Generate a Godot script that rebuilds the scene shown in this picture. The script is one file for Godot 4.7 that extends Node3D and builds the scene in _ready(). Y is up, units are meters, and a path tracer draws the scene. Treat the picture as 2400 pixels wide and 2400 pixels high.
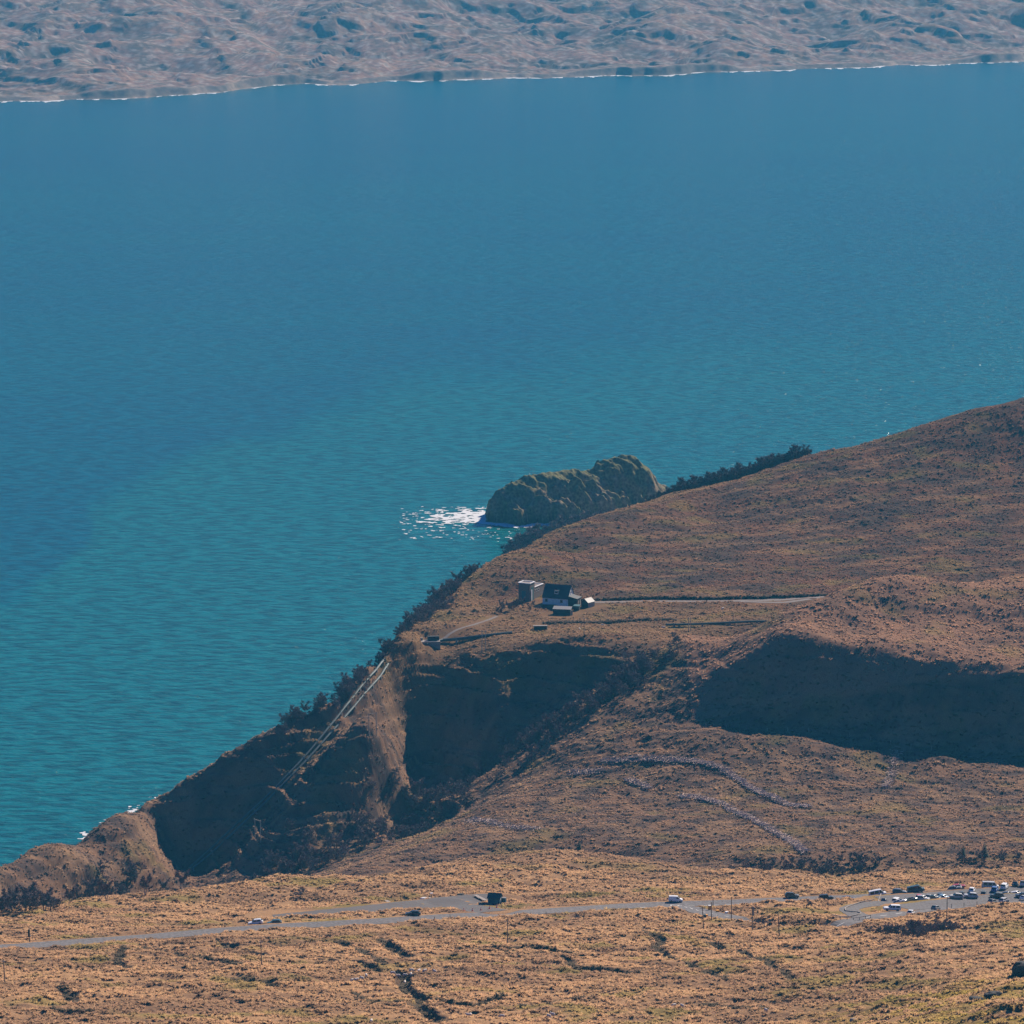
extends Node3D
# A moorland coast seen from a high hillside: grazing with a road and car park, a gorge, a cottage on the cliff top, a sound and a far shore.
# World: metres, y up, the sea at y = 0. Plan positions below are (x, d) where d is the distance north of the viewpoint, so z = -d.

# survey points of the ground: x, distance, height, weight of a smooth surface through them
var CP := PackedFloat64Array([
	-163.0,960.0,158.3,-0.111094,-124.2,975.0,153.8,0.042118,-62.4,980.0,152.3,0.002288,0.0,985.0,150.7,0.014067,62.1,975.0,153.8,0.072991,89.8,940.0,164.4,0.025029,116.5,915.0,172.0,0.110795,118.9,935.0,173.1,-0.252361,
	105.8,950.0,165.5,0.095241,95.4,1000.0,153.9,0.066890,73.1,985.0,154.0,-0.028918,66.1,1040.0,145.5,-0.024151,125.2,985.0,163.7,-0.114977,137.1,1080.0,142.0,-0.017241,162.7,960.0,168.9,0.042489,189.5,1120.0,134.3,0.028205,
	-133.5,1050.0,142.5,0.000978,-67.1,1055.0,141.1,0.006676,0.0,1060.0,139.6,0.011418,35.2,1110.0,131.0,0.020338,0.0,1130.0,129.0,-0.017442,-71.1,1120.0,130.6,0.009652,-141.0,1110.0,131.0,0.021023,-105.7,1110.0,132.3,-0.017357,
	-35.1,1105.0,133.7,-0.021464,-179.7,1060.0,139.6,-0.038275,73.0,1150.0,123.3,0.077602,105.7,1110.0,133.5,-0.004040,117.5,1170.0,121.5,0.040326,104.3,1160.0,124.3,-0.081208,138.4,1190.0,117.2,0.083098,64.7,1225.0,112.7,0.021672,
	76.4,1205.0,116.9,-0.037403,95.5,1205.0,116.9,-0.008275,121.9,1215.0,115.5,-0.043345,157.1,1240.0,112.0,-0.031767,117.9,1240.0,111.3,-0.003504,212.8,1260.0,108.6,0.032712,-155.3,1225.0,110.0,0.047291,-118.8,1250.0,105.8,0.063105,
	-80.0,1262.0,103.9,0.045727,-81.7,1290.0,100.4,0.083028,-40.7,1285.0,101.1,0.033278,-13.6,1290.0,100.4,0.030179,13.8,1310.0,97.9,0.023977,55.7,1320.0,95.9,0.027101,96.9,1312.0,97.3,-0.002852,139.5,1322.0,96.4,0.001088,
	167.7,1325.0,96.2,0.019999,224.5,1330.0,95.7,0.045367,-193.9,1145.0,123.2,-0.045263,-170.6,1152.5,122.4,0.030450,-147.2,1160.0,121.5,0.016373,-129.5,1167.5,120.5,0.005335,-111.8,1175.0,119.4,0.015841,-93.7,1182.5,118.6,0.002366,
	-75.5,1190.0,117.8,-0.002573,-58.9,1200.0,116.4,0.002610,-42.3,1210.0,115.1,-0.004594,-25.8,1220.0,113.7,-0.020459,-6.3,1231.5,111.5,-0.001201,13.1,1243.0,109.4,-0.005370,33.3,1254.0,107.4,-0.004582,53.4,1265.0,105.4,0.005080,
	71.7,1270.7,104.6,-0.002157,90.0,1276.3,103.8,0.000928,108.3,1282.0,103.0,0.005426,126.7,1285.3,102.8,0.001240,145.2,1288.7,102.6,0.000682,163.6,1292.0,102.4,-0.002556,182.2,1294.7,102.3,-0.012052,200.8,1297.3,102.1,-0.011386,
	219.5,1300.0,102.0,-0.008430,-203.0,1200.0,113.1,-0.093523,-197.8,1208.8,111.5,-0.002534,-192.5,1217.5,109.9,-0.011271,-187.3,1226.2,108.3,-0.017070,-182.0,1235.0,106.7,-0.021423,-176.8,1243.8,105.1,-0.029808,-171.5,1252.5,103.5,-0.028258,
	-166.2,1261.2,101.9,-0.022712,-161.0,1270.0,100.3,-0.051944,-152.7,1276.7,99.8,-0.027991,-144.5,1283.3,99.3,-0.024498,-136.2,1290.0,98.8,-0.055160,-128.8,1295.5,98.2,-0.023827,-121.4,1301.0,97.7,-0.045204,-114.0,1306.5,97.2,-0.060531,
	-106.6,1312.0,96.6,-0.086589,-99.5,1316.3,96.1,-0.063499,-92.4,1320.7,95.5,-0.064475,-85.3,1325.0,95.0,0.141290,-78.7,1332.0,95.4,-0.325497,-68.2,1333.5,95.2,0.002508,-57.7,1335.0,94.9,-0.287019,-53.0,1340.0,91.3,0.374438,
	-47.3,1348.3,90.5,-0.052392,-41.7,1356.7,89.8,-0.038455,-36.0,1365.0,89.0,-0.079783,-28.9,1371.7,88.4,-0.049078,-21.7,1378.3,87.7,-0.024782,-14.6,1385.0,87.1,-0.080906,-7.3,1390.0,86.7,-0.031848,0.1,1395.0,86.3,-0.010212,
	7.4,1400.0,85.9,-0.190871,15.7,1400.0,85.8,0.010565,24.1,1400.0,85.7,0.002873,32.5,1400.0,85.6,-0.162766,41.1,1395.0,85.5,0.003533,49.8,1390.0,85.4,-0.021993,58.4,1385.0,85.3,-0.061926,64.0,1380.0,85.4,-0.026357,
	69.6,1375.0,85.6,0.150722,77.2,1373.3,86.5,-0.043302,84.8,1371.7,87.4,-0.023941,92.5,1370.0,88.3,-0.279188,97.8,1364.0,88.5,-0.007737,103.1,1358.0,88.7,-0.013103,108.4,1352.0,88.9,0.183161,115.2,1357.0,89.0,0.001174,
	122.1,1362.0,89.1,-0.180257,132.2,1362.6,89.1,-0.033408,142.3,1363.2,89.1,-0.031391,152.5,1363.8,89.1,-0.034342,162.6,1364.4,89.0,-0.012599,172.7,1365.0,89.0,-0.021517,182.5,1365.8,88.9,-0.012903,192.2,1366.7,88.8,-0.018631,
	201.9,1367.5,88.7,-0.020252,211.7,1368.3,88.6,-0.012695,221.4,1369.2,88.6,-0.042123,231.1,1370.0,88.5,-0.013025,-202.5,1300.0,72.0,0.217735,-184.2,1315.0,74.0,0.112678,-165.8,1330.0,76.0,-0.225719,-152.5,1335.0,72.0,0.058790,
	-139.2,1340.0,68.0,0.290942,-124.0,1350.0,67.0,0.051826,-108.8,1360.0,66.0,0.196671,-94.7,1372.5,67.0,0.050079,-80.6,1385.0,68.0,0.023322,-59.4,1395.0,70.0,0.109517,-47.9,1400.0,71.0,0.127274,-36.5,1405.0,72.0,0.128130,
	-21.8,1416.7,71.3,0.181997,-7.2,1428.3,70.7,0.119682,7.5,1440.0,70.0,0.136683,20.2,1440.0,70.5,0.068127,32.9,1440.0,71.0,0.170945,46.0,1430.0,73.0,0.104472,59.0,1420.0,75.0,0.078966,75.8,1408.3,76.0,0.158097,
	92.6,1396.7,77.0,0.118102,109.3,1385.0,78.0,0.263766,131.1,1390.0,78.7,0.086125,152.8,1395.0,79.3,0.086735,174.5,1400.0,80.0,0.011705,193.9,1400.0,80.0,0.043257,213.3,1400.0,80.0,0.018982,232.7,1400.0,80.0,0.130242,
	7.7,1465.0,75.3,-0.159285,46.0,1455.0,76.3,-0.183017,90.1,1425.0,79.4,-0.210775,135.6,1430.0,79.6,-0.088909,182.0,1440.0,78.6,-0.050112,242.7,1440.0,79.4,-0.001760,7.9,1510.0,73.6,0.074988,47.8,1515.0,75.6,0.101113,
	94.9,1505.0,78.1,-0.002414,143.3,1515.0,77.3,0.011866,191.1,1515.0,77.3,-0.043455,48.8,1550.0,82.0,-0.006783,97.3,1545.0,83.2,0.092506,146.5,1550.0,80.4,0.185718,195.9,1555.0,79.2,0.558405,261.2,1555.0,79.2,0.160791,
	-15.6,1480.0,73.1,-0.069624,-38.2,1450.0,72.9,-0.159275,-57.1,1425.0,73.2,-0.328614,-3.2,1530.0,73.6,-0.250508,-6.7,1598.0,68.4,-0.221533,8.4,1606.0,77.0,-0.121720,21.9,1609.0,85.0,-0.038025,-24.9,1582.0,60.4,-0.319337,
	37.1,1612.0,93.3,-0.279556,-22.2,1505.0,68.3,-0.020899,16.4,1565.0,76.8,0.017619,33.2,1585.0,85.7,-0.083714,50.3,1600.0,92.5,-0.429161,85.5,1637.0,112.2,-0.049952,68.8,1646.0,110.0,-0.543245,50.0,1590.0,89.3,-0.116312,
	61.0,1587.3,89.8,0.028185,71.9,1584.7,90.3,0.186348,82.9,1582.0,90.8,0.199982,93.8,1580.0,90.4,0.332086,104.7,1578.0,90.1,0.363668,115.6,1576.0,89.8,0.315344,125.8,1574.5,88.8,0.326386,136.0,1573.0,87.9,0.366352,
	146.2,1571.5,87.0,0.355341,156.4,1570.0,86.1,0.307255,166.6,1569.2,85.3,0.467815,176.9,1568.5,84.6,0.463952,187.1,1567.8,83.8,0.481816,197.3,1567.0,83.1,0.478300,208.2,1566.7,82.7,0.474708,219.1,1566.3,82.4,0.517620,
	230.0,1566.0,82.0,0.503743,240.9,1565.7,81.7,0.557065,251.9,1565.3,81.3,0.418438,262.8,1565.0,81.0,0.892151,75.7,1570.0,90.5,-0.314567,95.3,1567.0,89.6,-0.274646,114.8,1564.0,88.8,-0.388774,139.2,1562.0,86.3,-0.491565,
	163.7,1560.0,83.9,-0.392849,179.9,1558.5,82.8,-0.369351,196.1,1557.0,81.7,-0.823085,217.8,1556.3,81.1,-0.439651,239.5,1555.7,80.6,-0.457289,261.2,1555.0,80.0,-0.372542,46.8,1594.0,89.1,0.300885,53.7,1600.5,91.7,0.269079,
	60.6,1607.0,94.4,0.296097,68.1,1607.5,98.6,-0.139814,75.7,1608.0,102.8,-0.111600,84.8,1607.0,108.4,-0.200043,94.0,1606.0,114.0,-0.253068,102.3,1605.5,118.0,-0.053996,110.6,1605.0,121.9,-0.505943,115.4,1601.0,119.3,-0.183939,
	122.5,1599.0,117.5,-0.173163,129.6,1597.0,115.6,-0.180976,136.7,1595.0,113.8,-0.092082,144.0,1593.2,113.0,-0.182761,151.4,1591.5,112.3,-0.169765,158.7,1589.8,111.6,-0.169694,166.0,1588.0,110.8,-0.310457,174.2,1586.8,109.7,-0.244181,
	182.4,1585.5,108.5,-0.265733,190.6,1584.2,107.3,-0.282298,198.7,1583.0,106.1,-0.299088,208.1,1582.3,105.4,-0.313106,217.5,1581.6,104.6,-0.277138,226.8,1580.9,103.9,-0.275294,236.2,1580.1,103.1,-0.291312,245.6,1579.4,102.3,-0.275383,
	255.0,1578.7,101.6,-0.331776,264.3,1578.0,100.8,-0.427126,77.8,1618.0,104.4,0.316615,86.3,1620.0,109.9,0.111188,94.9,1622.0,115.3,0.110253,101.1,1627.0,119.1,0.069667,107.3,1632.0,122.8,-0.200611,112.7,1637.0,124.4,-0.044018,
	118.1,1642.0,126.1,-0.185950,124.6,1648.5,127.4,-0.158519,131.1,1655.0,128.8,-0.257469,136.8,1661.5,129.2,-0.185835,142.5,1668.0,129.6,-0.356509,150.0,1674.0,129.7,-0.160850,157.5,1680.0,129.8,-0.520271,164.6,1681.0,128.9,0.013958,
	171.7,1682.0,128.0,-0.184690,176.9,1681.0,127.2,-0.018173,182.0,1680.0,126.4,0.275424,187.5,1682.0,126.8,-0.063693,193.0,1684.0,127.2,-0.135681,202.1,1687.0,127.2,-0.053650,211.2,1690.0,127.2,-0.106811,220.2,1691.2,127.3,-0.040157,
	229.2,1692.5,127.4,-0.046448,238.2,1693.8,127.5,-0.038977,247.2,1695.0,127.7,-0.054141,256.2,1696.2,127.8,-0.041136,265.2,1697.5,127.9,-0.042861,274.2,1698.8,128.0,-0.021880,283.2,1700.0,128.1,-0.269752,154.0,1640.0,122.1,0.299469,
	187.6,1634.0,118.1,0.193844,201.6,1608.0,113.1,0.290589,135.5,1622.0,118.8,0.316075,123.1,1616.0,120.0,0.322479,176.2,1606.0,115.2,0.157679,86.6,1668.0,99.0,0.366108,99.9,1671.5,98.5,0.076776,113.1,1675.0,98.0,0.458190,
	123.2,1682.5,98.5,0.267224,133.4,1690.0,99.0,0.496793,142.6,1700.7,99.7,0.267674,151.8,1711.3,100.3,0.179284,161.0,1722.0,101.0,-0.122350,173.5,1722.0,101.0,0.073192,186.0,1722.0,101.0,0.217894,200.9,1727.0,101.5,0.092536,
	215.9,1732.0,102.0,0.011991,230.5,1733.6,102.2,0.085996,245.2,1735.2,102.4,0.078202,259.9,1736.8,102.6,0.081115,274.5,1738.4,102.8,0.062851,289.2,1740.0,103.0,0.205523,62.1,1650.0,106.0,0.366917,55.1,1646.5,104.0,0.167431,
	48.1,1643.0,101.9,-0.099861,41.2,1640.5,98.0,0.186053,34.3,1638.0,94.2,0.095477,25.7,1636.5,89.3,0.156815,17.1,1635.0,84.3,-0.123953,8.6,1635.5,78.8,-0.250127,0.0,1636.0,73.2,2.095973,-8.6,1635.0,67.7,2.501894,
	-17.2,1634.0,62.1,0.280881,-24.8,1631.0,57.5,-0.436935,-32.5,1628.0,53.0,0.622111,-34.3,1620.0,53.3,0.083907,-36.1,1612.0,53.7,0.138486,-37.9,1604.0,54.0,0.273125,-40.7,1595.7,54.0,2.957226,-43.4,1587.4,53.9,8.157958,
	-46.1,1579.1,53.9,4.767234,-48.8,1570.9,53.9,2.119991,-51.5,1562.6,53.8,1.575830,-54.3,1554.3,53.8,0.121769,-57.0,1546.0,53.8,-0.251966,-62.9,1541.2,52.3,0.006823,-68.7,1536.5,50.8,0.049591,-74.6,1531.8,49.3,0.136804,
	-80.5,1527.0,47.9,-0.103623,-88.1,1528.0,45.8,0.122770,-95.7,1529.0,43.8,0.075207,-103.3,1530.0,41.7,0.133424,-109.9,1531.7,40.9,-0.124497,-116.5,1533.3,40.0,-1.081017,-123.1,1535.0,39.1,-1.240769,-121.2,1535.0,33.0,2.545656,
	-130.7,1517.5,33.5,0.495999,-140.2,1500.0,34.0,1.113893,-149.7,1480.0,38.0,1.399388,-159.2,1460.0,42.0,0.404535,-168.7,1445.0,45.0,2.551444,-178.2,1430.0,48.0,1.014482,-191.5,1420.0,50.3,0.692045,-204.8,1410.0,52.7,1.316575,
	-218.1,1400.0,55.0,1.490602,62.4,1660.0,107.5,-0.190108,55.4,1657.0,106.9,-0.007169,48.4,1654.0,106.3,-0.071693,41.5,1655.0,106.6,-0.049427,34.6,1656.0,106.9,-0.273694,26.0,1659.5,106.4,-0.157242,17.4,1663.0,105.8,-0.423024,
	11.3,1666.5,104.7,-0.136173,5.2,1670.0,103.6,0.292124,2.2,1665.0,103.4,-0.153202,-0.9,1660.0,103.2,-1.355222,-8.7,1666.0,100.0,0.257895,-14.8,1670.0,98.3,-0.054609,-21.0,1674.0,96.6,-0.235573,-29.8,1676.0,93.5,0.655635,
	-2.6,1648.0,94.1,-1.283303,-5.1,1638.0,87.5,-4.488329,4.3,1655.0,90.9,1.595051,4.3,1645.0,82.5,1.132138,-12.1,1650.0,88.4,0.218330,-24.3,1655.0,83.8,-1.060528,-50.2,1596.0,88.3,-2.730337,-52.4,1589.0,87.7,0.446300,
	-54.7,1582.0,87.2,-0.529725,-60.3,1575.5,82.8,-0.184485,-65.9,1569.0,78.4,-0.583514,-70.7,1565.0,73.8,-0.265744,-75.5,1561.0,69.3,-0.091947,-80.1,1555.0,64.9,-0.299550,-84.8,1549.0,60.5,-0.402388,-91.0,1544.0,54.3,-0.135834,
	-97.3,1539.0,48.0,-0.047973,-49.1,1586.0,84.6,-2.867592,-43.6,1587.0,75.0,-5.780347,-39.0,1588.0,65.3,-2.933385,-43.2,1648.0,71.2,0.807734,-34.8,1662.0,80.4,1.065265,-44.2,1656.0,81.8,0.621401,-37.1,1643.0,61.7,0.461075,
	-27.7,1648.0,67.6,0.791595,-49.7,1578.0,75.4,-3.647336,-52.7,1565.0,63.3,-2.243864,-62.3,1559.0,61.4,0.566490,-70.0,1547.0,54.3,0.507366,-43.2,1582.0,59.1,0.416548,-35.4,1694.0,96.0,1.761622,-8.8,1688.0,102.1,-0.034861,
	17.6,1690.0,103.1,0.177608,53.2,1700.0,102.0,0.067094,80.3,1710.0,102.3,-0.107669,110.9,1714.0,103.7,-0.379364,-36.1,1728.0,97.1,1.397039,0.0,1724.0,101.6,0.103899,36.1,1728.0,100.5,0.043244,72.1,1728.0,100.8,0.058336,
	18.2,1745.0,101.1,0.074289,54.7,1748.0,100.5,0.010527,91.4,1752.0,100.6,0.034801,0.0,1752.0,102.5,-0.015942,18.4,1765.0,102.7,-0.068807,46.3,1778.0,101.3,0.045932,83.4,1778.0,100.9,0.002046,120.6,1780.0,100.7,0.003007,
	148.9,1785.0,100.7,-0.066300,-52.4,1670.0,94.4,3.049730,-53.7,1658.0,93.6,2.804239,-55.1,1646.0,92.8,1.439364,-59.3,1636.3,89.7,2.119078,-63.6,1626.7,86.6,2.410843,-67.8,1617.0,83.5,1.971618,-74.1,1606.5,78.2,2.087054,
	-80.4,1596.0,72.8,1.216284,-86.7,1587.5,68.0,0.809625,-92.9,1579.0,63.2,0.091444,-99.4,1575.5,57.3,0.359179,-105.9,1572.0,51.3,0.254613,-112.4,1569.0,45.3,0.223422,-118.9,1566.0,39.3,-0.103271,-127.0,1564.0,32.7,1.541204,
	-233.6,1380.0,56.5,-0.295160,-228.9,1388.0,56.7,-0.294325,-224.2,1396.0,56.9,-1.241958,-219.5,1404.0,57.1,-1.887631,-214.8,1412.0,57.3,-1.452259,-210.1,1420.0,57.5,-1.207781,-206.8,1428.9,56.8,-1.207730,-203.6,1437.7,56.2,-1.486374,
	-200.4,1446.6,55.5,-1.530373,-197.2,1455.4,54.9,-1.392390,-194.0,1464.3,54.2,-1.277517,-190.8,1473.1,53.6,-1.283387,-187.6,1482.0,52.9,-1.118111,-184.3,1489.7,52.9,-0.983287,-181.0,1497.3,52.9,-0.788909,-177.7,1505.0,52.8,-0.729870,
	-174.4,1513.3,53.0,-0.966350,-171.0,1521.7,53.2,-1.365908,-167.6,1530.0,53.4,-1.346188,-163.6,1538.3,54.1,-1.032811,-159.5,1546.7,54.9,-0.860021,-155.5,1555.0,55.7,-0.765272,-152.5,1562.5,55.9,-0.987177,-149.4,1570.0,56.1,-1.315018,
	-146.4,1577.5,56.4,-1.192652,-143.3,1585.0,56.6,-1.936752,-134.3,1587.5,62.7,-0.419870,-125.2,1590.0,68.8,-0.602018,-116.2,1593.5,73.9,-0.587447,-107.2,1597.0,79.1,-0.638950,-99.8,1599.5,83.0,-0.556936,-92.3,1602.0,86.9,-0.963664,
	-85.0,1607.0,89.2,-1.227271,-77.6,1612.0,91.6,-1.749956,-72.9,1619.5,94.2,-2.301063,-68.1,1627.0,96.9,-3.148616,-65.8,1634.2,97.8,-3.386903,-63.5,1641.5,98.7,-3.467415,-61.2,1648.8,99.5,-3.611892,-58.8,1656.0,100.4,-5.115788,
	-56.3,1663.8,100.7,-5.642680,-53.7,1671.6,101.1,-3.956290,-51.1,1679.4,101.4,-1.714012,-48.6,1687.2,101.7,-1.447597,-46.0,1695.0,102.1,-1.329229,-44.7,1704.3,101.5,-0.928331,-43.4,1713.6,100.9,-0.381071,-42.0,1722.9,100.4,-0.710431,
	-40.7,1732.1,99.8,-0.847112,-39.4,1741.4,99.2,-0.200866,-38.0,1750.7,98.7,-0.120765,-36.7,1760.0,98.1,-0.159727,-34.6,1769.0,98.4,-0.527952,-32.6,1778.0,98.7,-0.349086,-30.5,1787.0,99.0,-0.122378,-28.4,1796.0,99.3,-0.125883,
	-26.3,1805.0,99.7,-0.201820,-24.0,1813.6,99.7,-0.156751,-21.6,1822.1,99.7,-0.155713,-19.2,1830.7,99.7,-0.155183,-16.8,1839.3,99.8,-0.138917,-14.5,1847.9,99.8,-0.129132,-12.1,1856.4,99.8,-0.088822,-9.7,1865.0,99.9,-0.194542,
	-6.6,1873.6,99.7,-0.129209,-3.5,1882.1,99.5,-0.212085,-0.4,1890.7,99.3,-0.241913,2.7,1899.3,99.1,-0.186642,5.8,1907.9,99.0,-0.158371,8.9,1916.4,98.8,-0.106859,12.0,1925.0,98.6,-0.197600,16.2,1933.6,98.8,-0.128071,
	20.4,1942.1,99.1,-0.118973,24.5,1950.7,99.3,-0.107807,28.7,1959.3,99.5,-0.074746,32.9,1967.9,99.7,-0.041358,37.1,1976.4,100.0,-0.011798,41.2,1985.0,100.2,-0.056978,46.6,1991.2,100.9,0.024042,51.9,1997.5,101.5,0.008282,
	57.3,2003.8,102.2,-0.020455,62.6,2010.0,102.8,0.002779,69.1,2016.0,104.1,-0.000049,75.6,2022.0,105.4,-0.120933,83.1,2025.2,106.4,0.010245,90.6,2028.5,107.3,-0.001122,98.1,2031.8,108.2,-0.006433,105.6,2035.0,109.2,0.067284,
	112.8,2038.3,110.9,-0.005515,120.0,2041.7,112.7,-0.025829,127.2,2045.0,114.4,0.017804,134.5,2048.3,116.4,-0.021420,141.8,2051.7,118.3,0.008317,149.1,2055.0,120.3,-0.113043,157.2,2056.8,121.7,-0.016013,165.3,2058.5,123.0,-0.020006,
	173.4,2060.2,124.3,-0.024754,181.5,2062.0,125.7,0.073450,188.8,2064.0,127.9,-0.037289,196.1,2066.0,130.1,-0.022228,203.3,2068.0,132.3,-0.066269,212.8,2070.3,134.8,-0.024403,222.3,2072.7,137.4,-0.043014,231.8,2075.0,139.9,-0.080969,
	240.5,2076.7,141.7,-0.033996,249.3,2078.3,143.5,-0.029186,258.0,2080.0,145.3,-0.082086,266.9,2082.0,146.6,-0.033176,275.8,2084.0,147.9,-0.038090,284.7,2086.0,149.2,-0.039120,293.6,2088.0,150.5,-0.040131,302.5,2090.0,151.8,-0.039747,
	311.3,2092.0,153.1,-0.044121,320.2,2094.0,154.4,-0.043677,329.1,2096.0,155.7,-0.037003,338.0,2098.0,157.0,0.010997,346.9,2100.0,158.3,-0.411624,-127.8,1578.0,56.7,-0.595434,-132.5,1572.0,42.8,1.860101,-167.2,1440.0,58.2,-2.671156,
	-149.3,1490.0,52.7,-1.633594,-160.4,1522.0,54.1,1.113266,-140.3,1530.0,50.4,-0.285470,-139.4,1558.0,53.2,-0.250283,-163.9,1480.0,55.4,0.026980,-233.7,1406.0,14.0,1.833673,-225.9,1419.3,14.0,1.163450,-218.1,1432.7,14.0,1.412545,
	-210.3,1446.0,14.0,2.504854,-204.7,1461.5,14.0,2.068027,-199.1,1477.0,14.0,1.911664,-193.5,1492.5,14.0,1.701953,-188.0,1508.0,14.0,1.291341,-181.3,1524.0,14.0,1.664262,-174.7,1540.0,14.0,1.585225,-168.1,1556.0,14.0,1.343330,
	-159.9,1573.3,14.0,2.007105,-151.8,1590.7,14.0,1.969417,-143.6,1608.0,14.0,-0.181317,-125.9,1616.0,14.0,0.855471,-107.9,1623.0,14.0,1.038012,-93.1,1630.5,14.0,0.764792,-78.3,1638.0,14.0,4.404089,-72.0,1651.0,14.0,4.070366,
	-65.7,1664.0,14.0,7.286758,-238.0,1432.0,-9.0,-0.080644,-230.0,1445.3,-9.0,-0.256294,-222.0,1458.7,-9.0,-0.309742,-214.0,1472.0,-9.0,-0.014861,-208.3,1487.5,-9.0,-0.123468,-202.6,1503.0,-9.0,-0.062415,-196.9,1518.5,-9.0,-0.016830,
	-191.2,1534.0,-9.0,-0.105851,-184.4,1550.0,-9.0,-0.046141,-177.7,1566.0,-9.0,-0.025903,-170.9,1582.0,-9.0,-0.106643,-162.6,1599.3,-9.0,0.054331,-154.3,1616.7,-9.0,0.276785,-146.0,1634.0,-9.0,-0.306526,-127.9,1642.0,-9.0,-0.116985,
	-109.6,1649.0,-9.0,-0.267183,-94.6,1656.5,-9.0,-0.884858,-79.5,1664.0,-9.0,-1.114611,-73.1,1677.0,-9.0,0.020983,-66.7,1690.0,-9.0,4.280771,-259.3,1560.0,-40.0,-0.157506,-232.7,1600.0,-40.0,-0.046006,-219.9,1631.0,-40.0,-0.038868,
	-207.2,1662.0,-40.0,-0.028630,-195.9,1686.0,-40.0,-0.024392,-184.7,1710.0,-40.0,-0.057047,-171.1,1736.0,-40.0,-0.026639,-157.4,1762.0,-40.0,-0.248884,-137.9,1770.0,-40.0,-0.099220,-118.1,1777.0,-40.0,-0.139201,-85.6,1792.0,-40.0,1.122211,
	-71.8,1818.0,-40.0,2.519002,-57.5,1785.0,60.0,-0.838962,-51.0,1801.7,60.0,-0.310158,-44.6,1818.3,60.0,0.299072,-38.1,1835.0,60.0,0.231294,-32.7,1855.0,60.0,-0.325984,-27.3,1875.0,60.0,-0.660587,-58.6,1820.0,25.0,-1.836272,
	-52.0,1836.7,25.0,-0.164589,-45.4,1853.3,25.0,0.062043,-38.8,1870.0,25.0,0.507905,-33.3,1890.0,25.0,-0.386365,-27.8,1910.0,25.0,-0.968105,-59.6,1850.0,-9.0,0.130001,-52.9,1866.7,-9.0,0.201043,-46.2,1883.3,-9.0,0.411780,
	-39.5,1900.0,-9.0,1.091086,-33.8,1920.0,-9.0,0.861154,-28.2,1940.0,-9.0,0.879985,-64.1,1990.0,-40.0,-0.311887,-56.8,2006.7,-40.0,0.077750,-49.6,2023.3,-40.0,0.011707,-42.4,2040.0,-40.0,0.096348,-36.3,2060.0,-40.0,0.019235,
	-30.2,2080.0,-40.0,0.428581,-10.0,1925.0,58.0,-0.375652,-10.5,2015.0,8.0,0.630427,-10.8,2085.0,-14.0,0.110673,-11.8,2265.0,-40.0,0.760852,12.5,2005.0,68.4,-0.817530,13.6,2175.0,34.2,-0.452952,42.9,2065.0,68.4,-0.217544,
	46.4,2235.0,34.2,-0.221497,78.6,2102.0,77.8,-0.016307,85.0,2272.0,38.9,0.013512,132.4,2125.0,85.1,0.130560,143.0,2295.0,42.6,0.059390,189.1,2142.0,92.7,0.147804,204.1,2312.0,46.4,0.019762,269.2,2160.0,103.4,0.234868,
	290.4,2330.0,51.7,0.013064,362.3,2180.0,115.5,0.061548,390.5,2350.0,57.8,-0.032058,-25.1,2420.0,-12.0,0.082142,-12.2,2350.0,-10.0,0.324994,15.1,2430.0,7.0,-0.059566,0.0,2400.0,4.0,-0.148943,33.5,2480.0,6.0,-0.050178,
	51.9,2500.0,9.0,-0.164123,14.5,2330.0,22.0,-0.690897,49.4,2380.0,20.0,0.055705,73.9,2540.0,4.0,0.047226,95.0,2540.0,8.0,-0.159990,128.8,2480.0,10.0,0.073418,206.1,2480.0,8.0,-0.019677,309.1,2480.0,6.0,0.022305,
	15.7,2520.0,-12.0,0.205593,54.8,2640.0,-10.0,-0.119533,98.7,2640.0,-12.0,0.019671,212.7,2560.0,-14.0,0.116500,425.4,2560.0,-14.0,0.141793,-155.8,2500.0,-50.0,0.080634,-311.6,2500.0,-50.0,-0.184280,-9.3,1790.0,99.7,0.403274,
	18.8,1800.0,103.5,0.116026,19.6,1880.0,100.0,0.623632,57.3,1835.0,102.6,0.101872,59.6,1910.0,104.6,0.171502,95.8,1840.0,101.6,0.015021,101.6,1955.0,104.7,0.188620,134.5,1845.0,100.7,0.034267,139.7,1920.0,104.8,0.037279,
	144.2,1985.0,114.0,0.001070,185.3,1875.0,103.0,-0.021634,191.9,1945.0,110.5,-0.018669,198.9,2020.0,123.0,0.050672,234.7,1880.0,102.0,0.022603,243.0,1950.0,109.7,0.026027,251.2,2020.0,123.0,0.181066,324.1,1950.0,109.7,0.111856,
	339.5,2050.0,135.3,0.245394,-27.7,1770.0,96.1,0.941952])
const POLY := [265.715055, 138.961746, -121.774159]
const ROAD := [[-179.7, 1132], [-145.6, 1147], [-111.2, 1168], [-75.4, 1189], [-38.1, 1202], [-12.8, 1216], [13, 1233], [39.6, 1251], [66.5, 1259], [86.8, 1265], [107.3, 1270], [135.2, 1281], [163.7, 1293], [207.2, 1309]]
const SIDE := [[51.6, 1253], [57.3, 1232], [62.9, 1215], [68.7, 1204], [82, 1193], [95.8, 1193], [105.6, 1204], [115.3, 1213], [129.8, 1229], [143.9, 1239], [157.4, 1242], [192.4, 1257]]
const LOOP := [[104.4, 1205], [102.5, 1219], [102.9, 1230], [108.8, 1241], [115.8, 1246], [125.5, 1251], [147, 1266], [161.1, 1272], [196.3, 1283]]
const APRON := [[118.8, 1229], [130.9, 1240], [145.2, 1250], [159.1, 1256], [194.4, 1270]]
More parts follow.
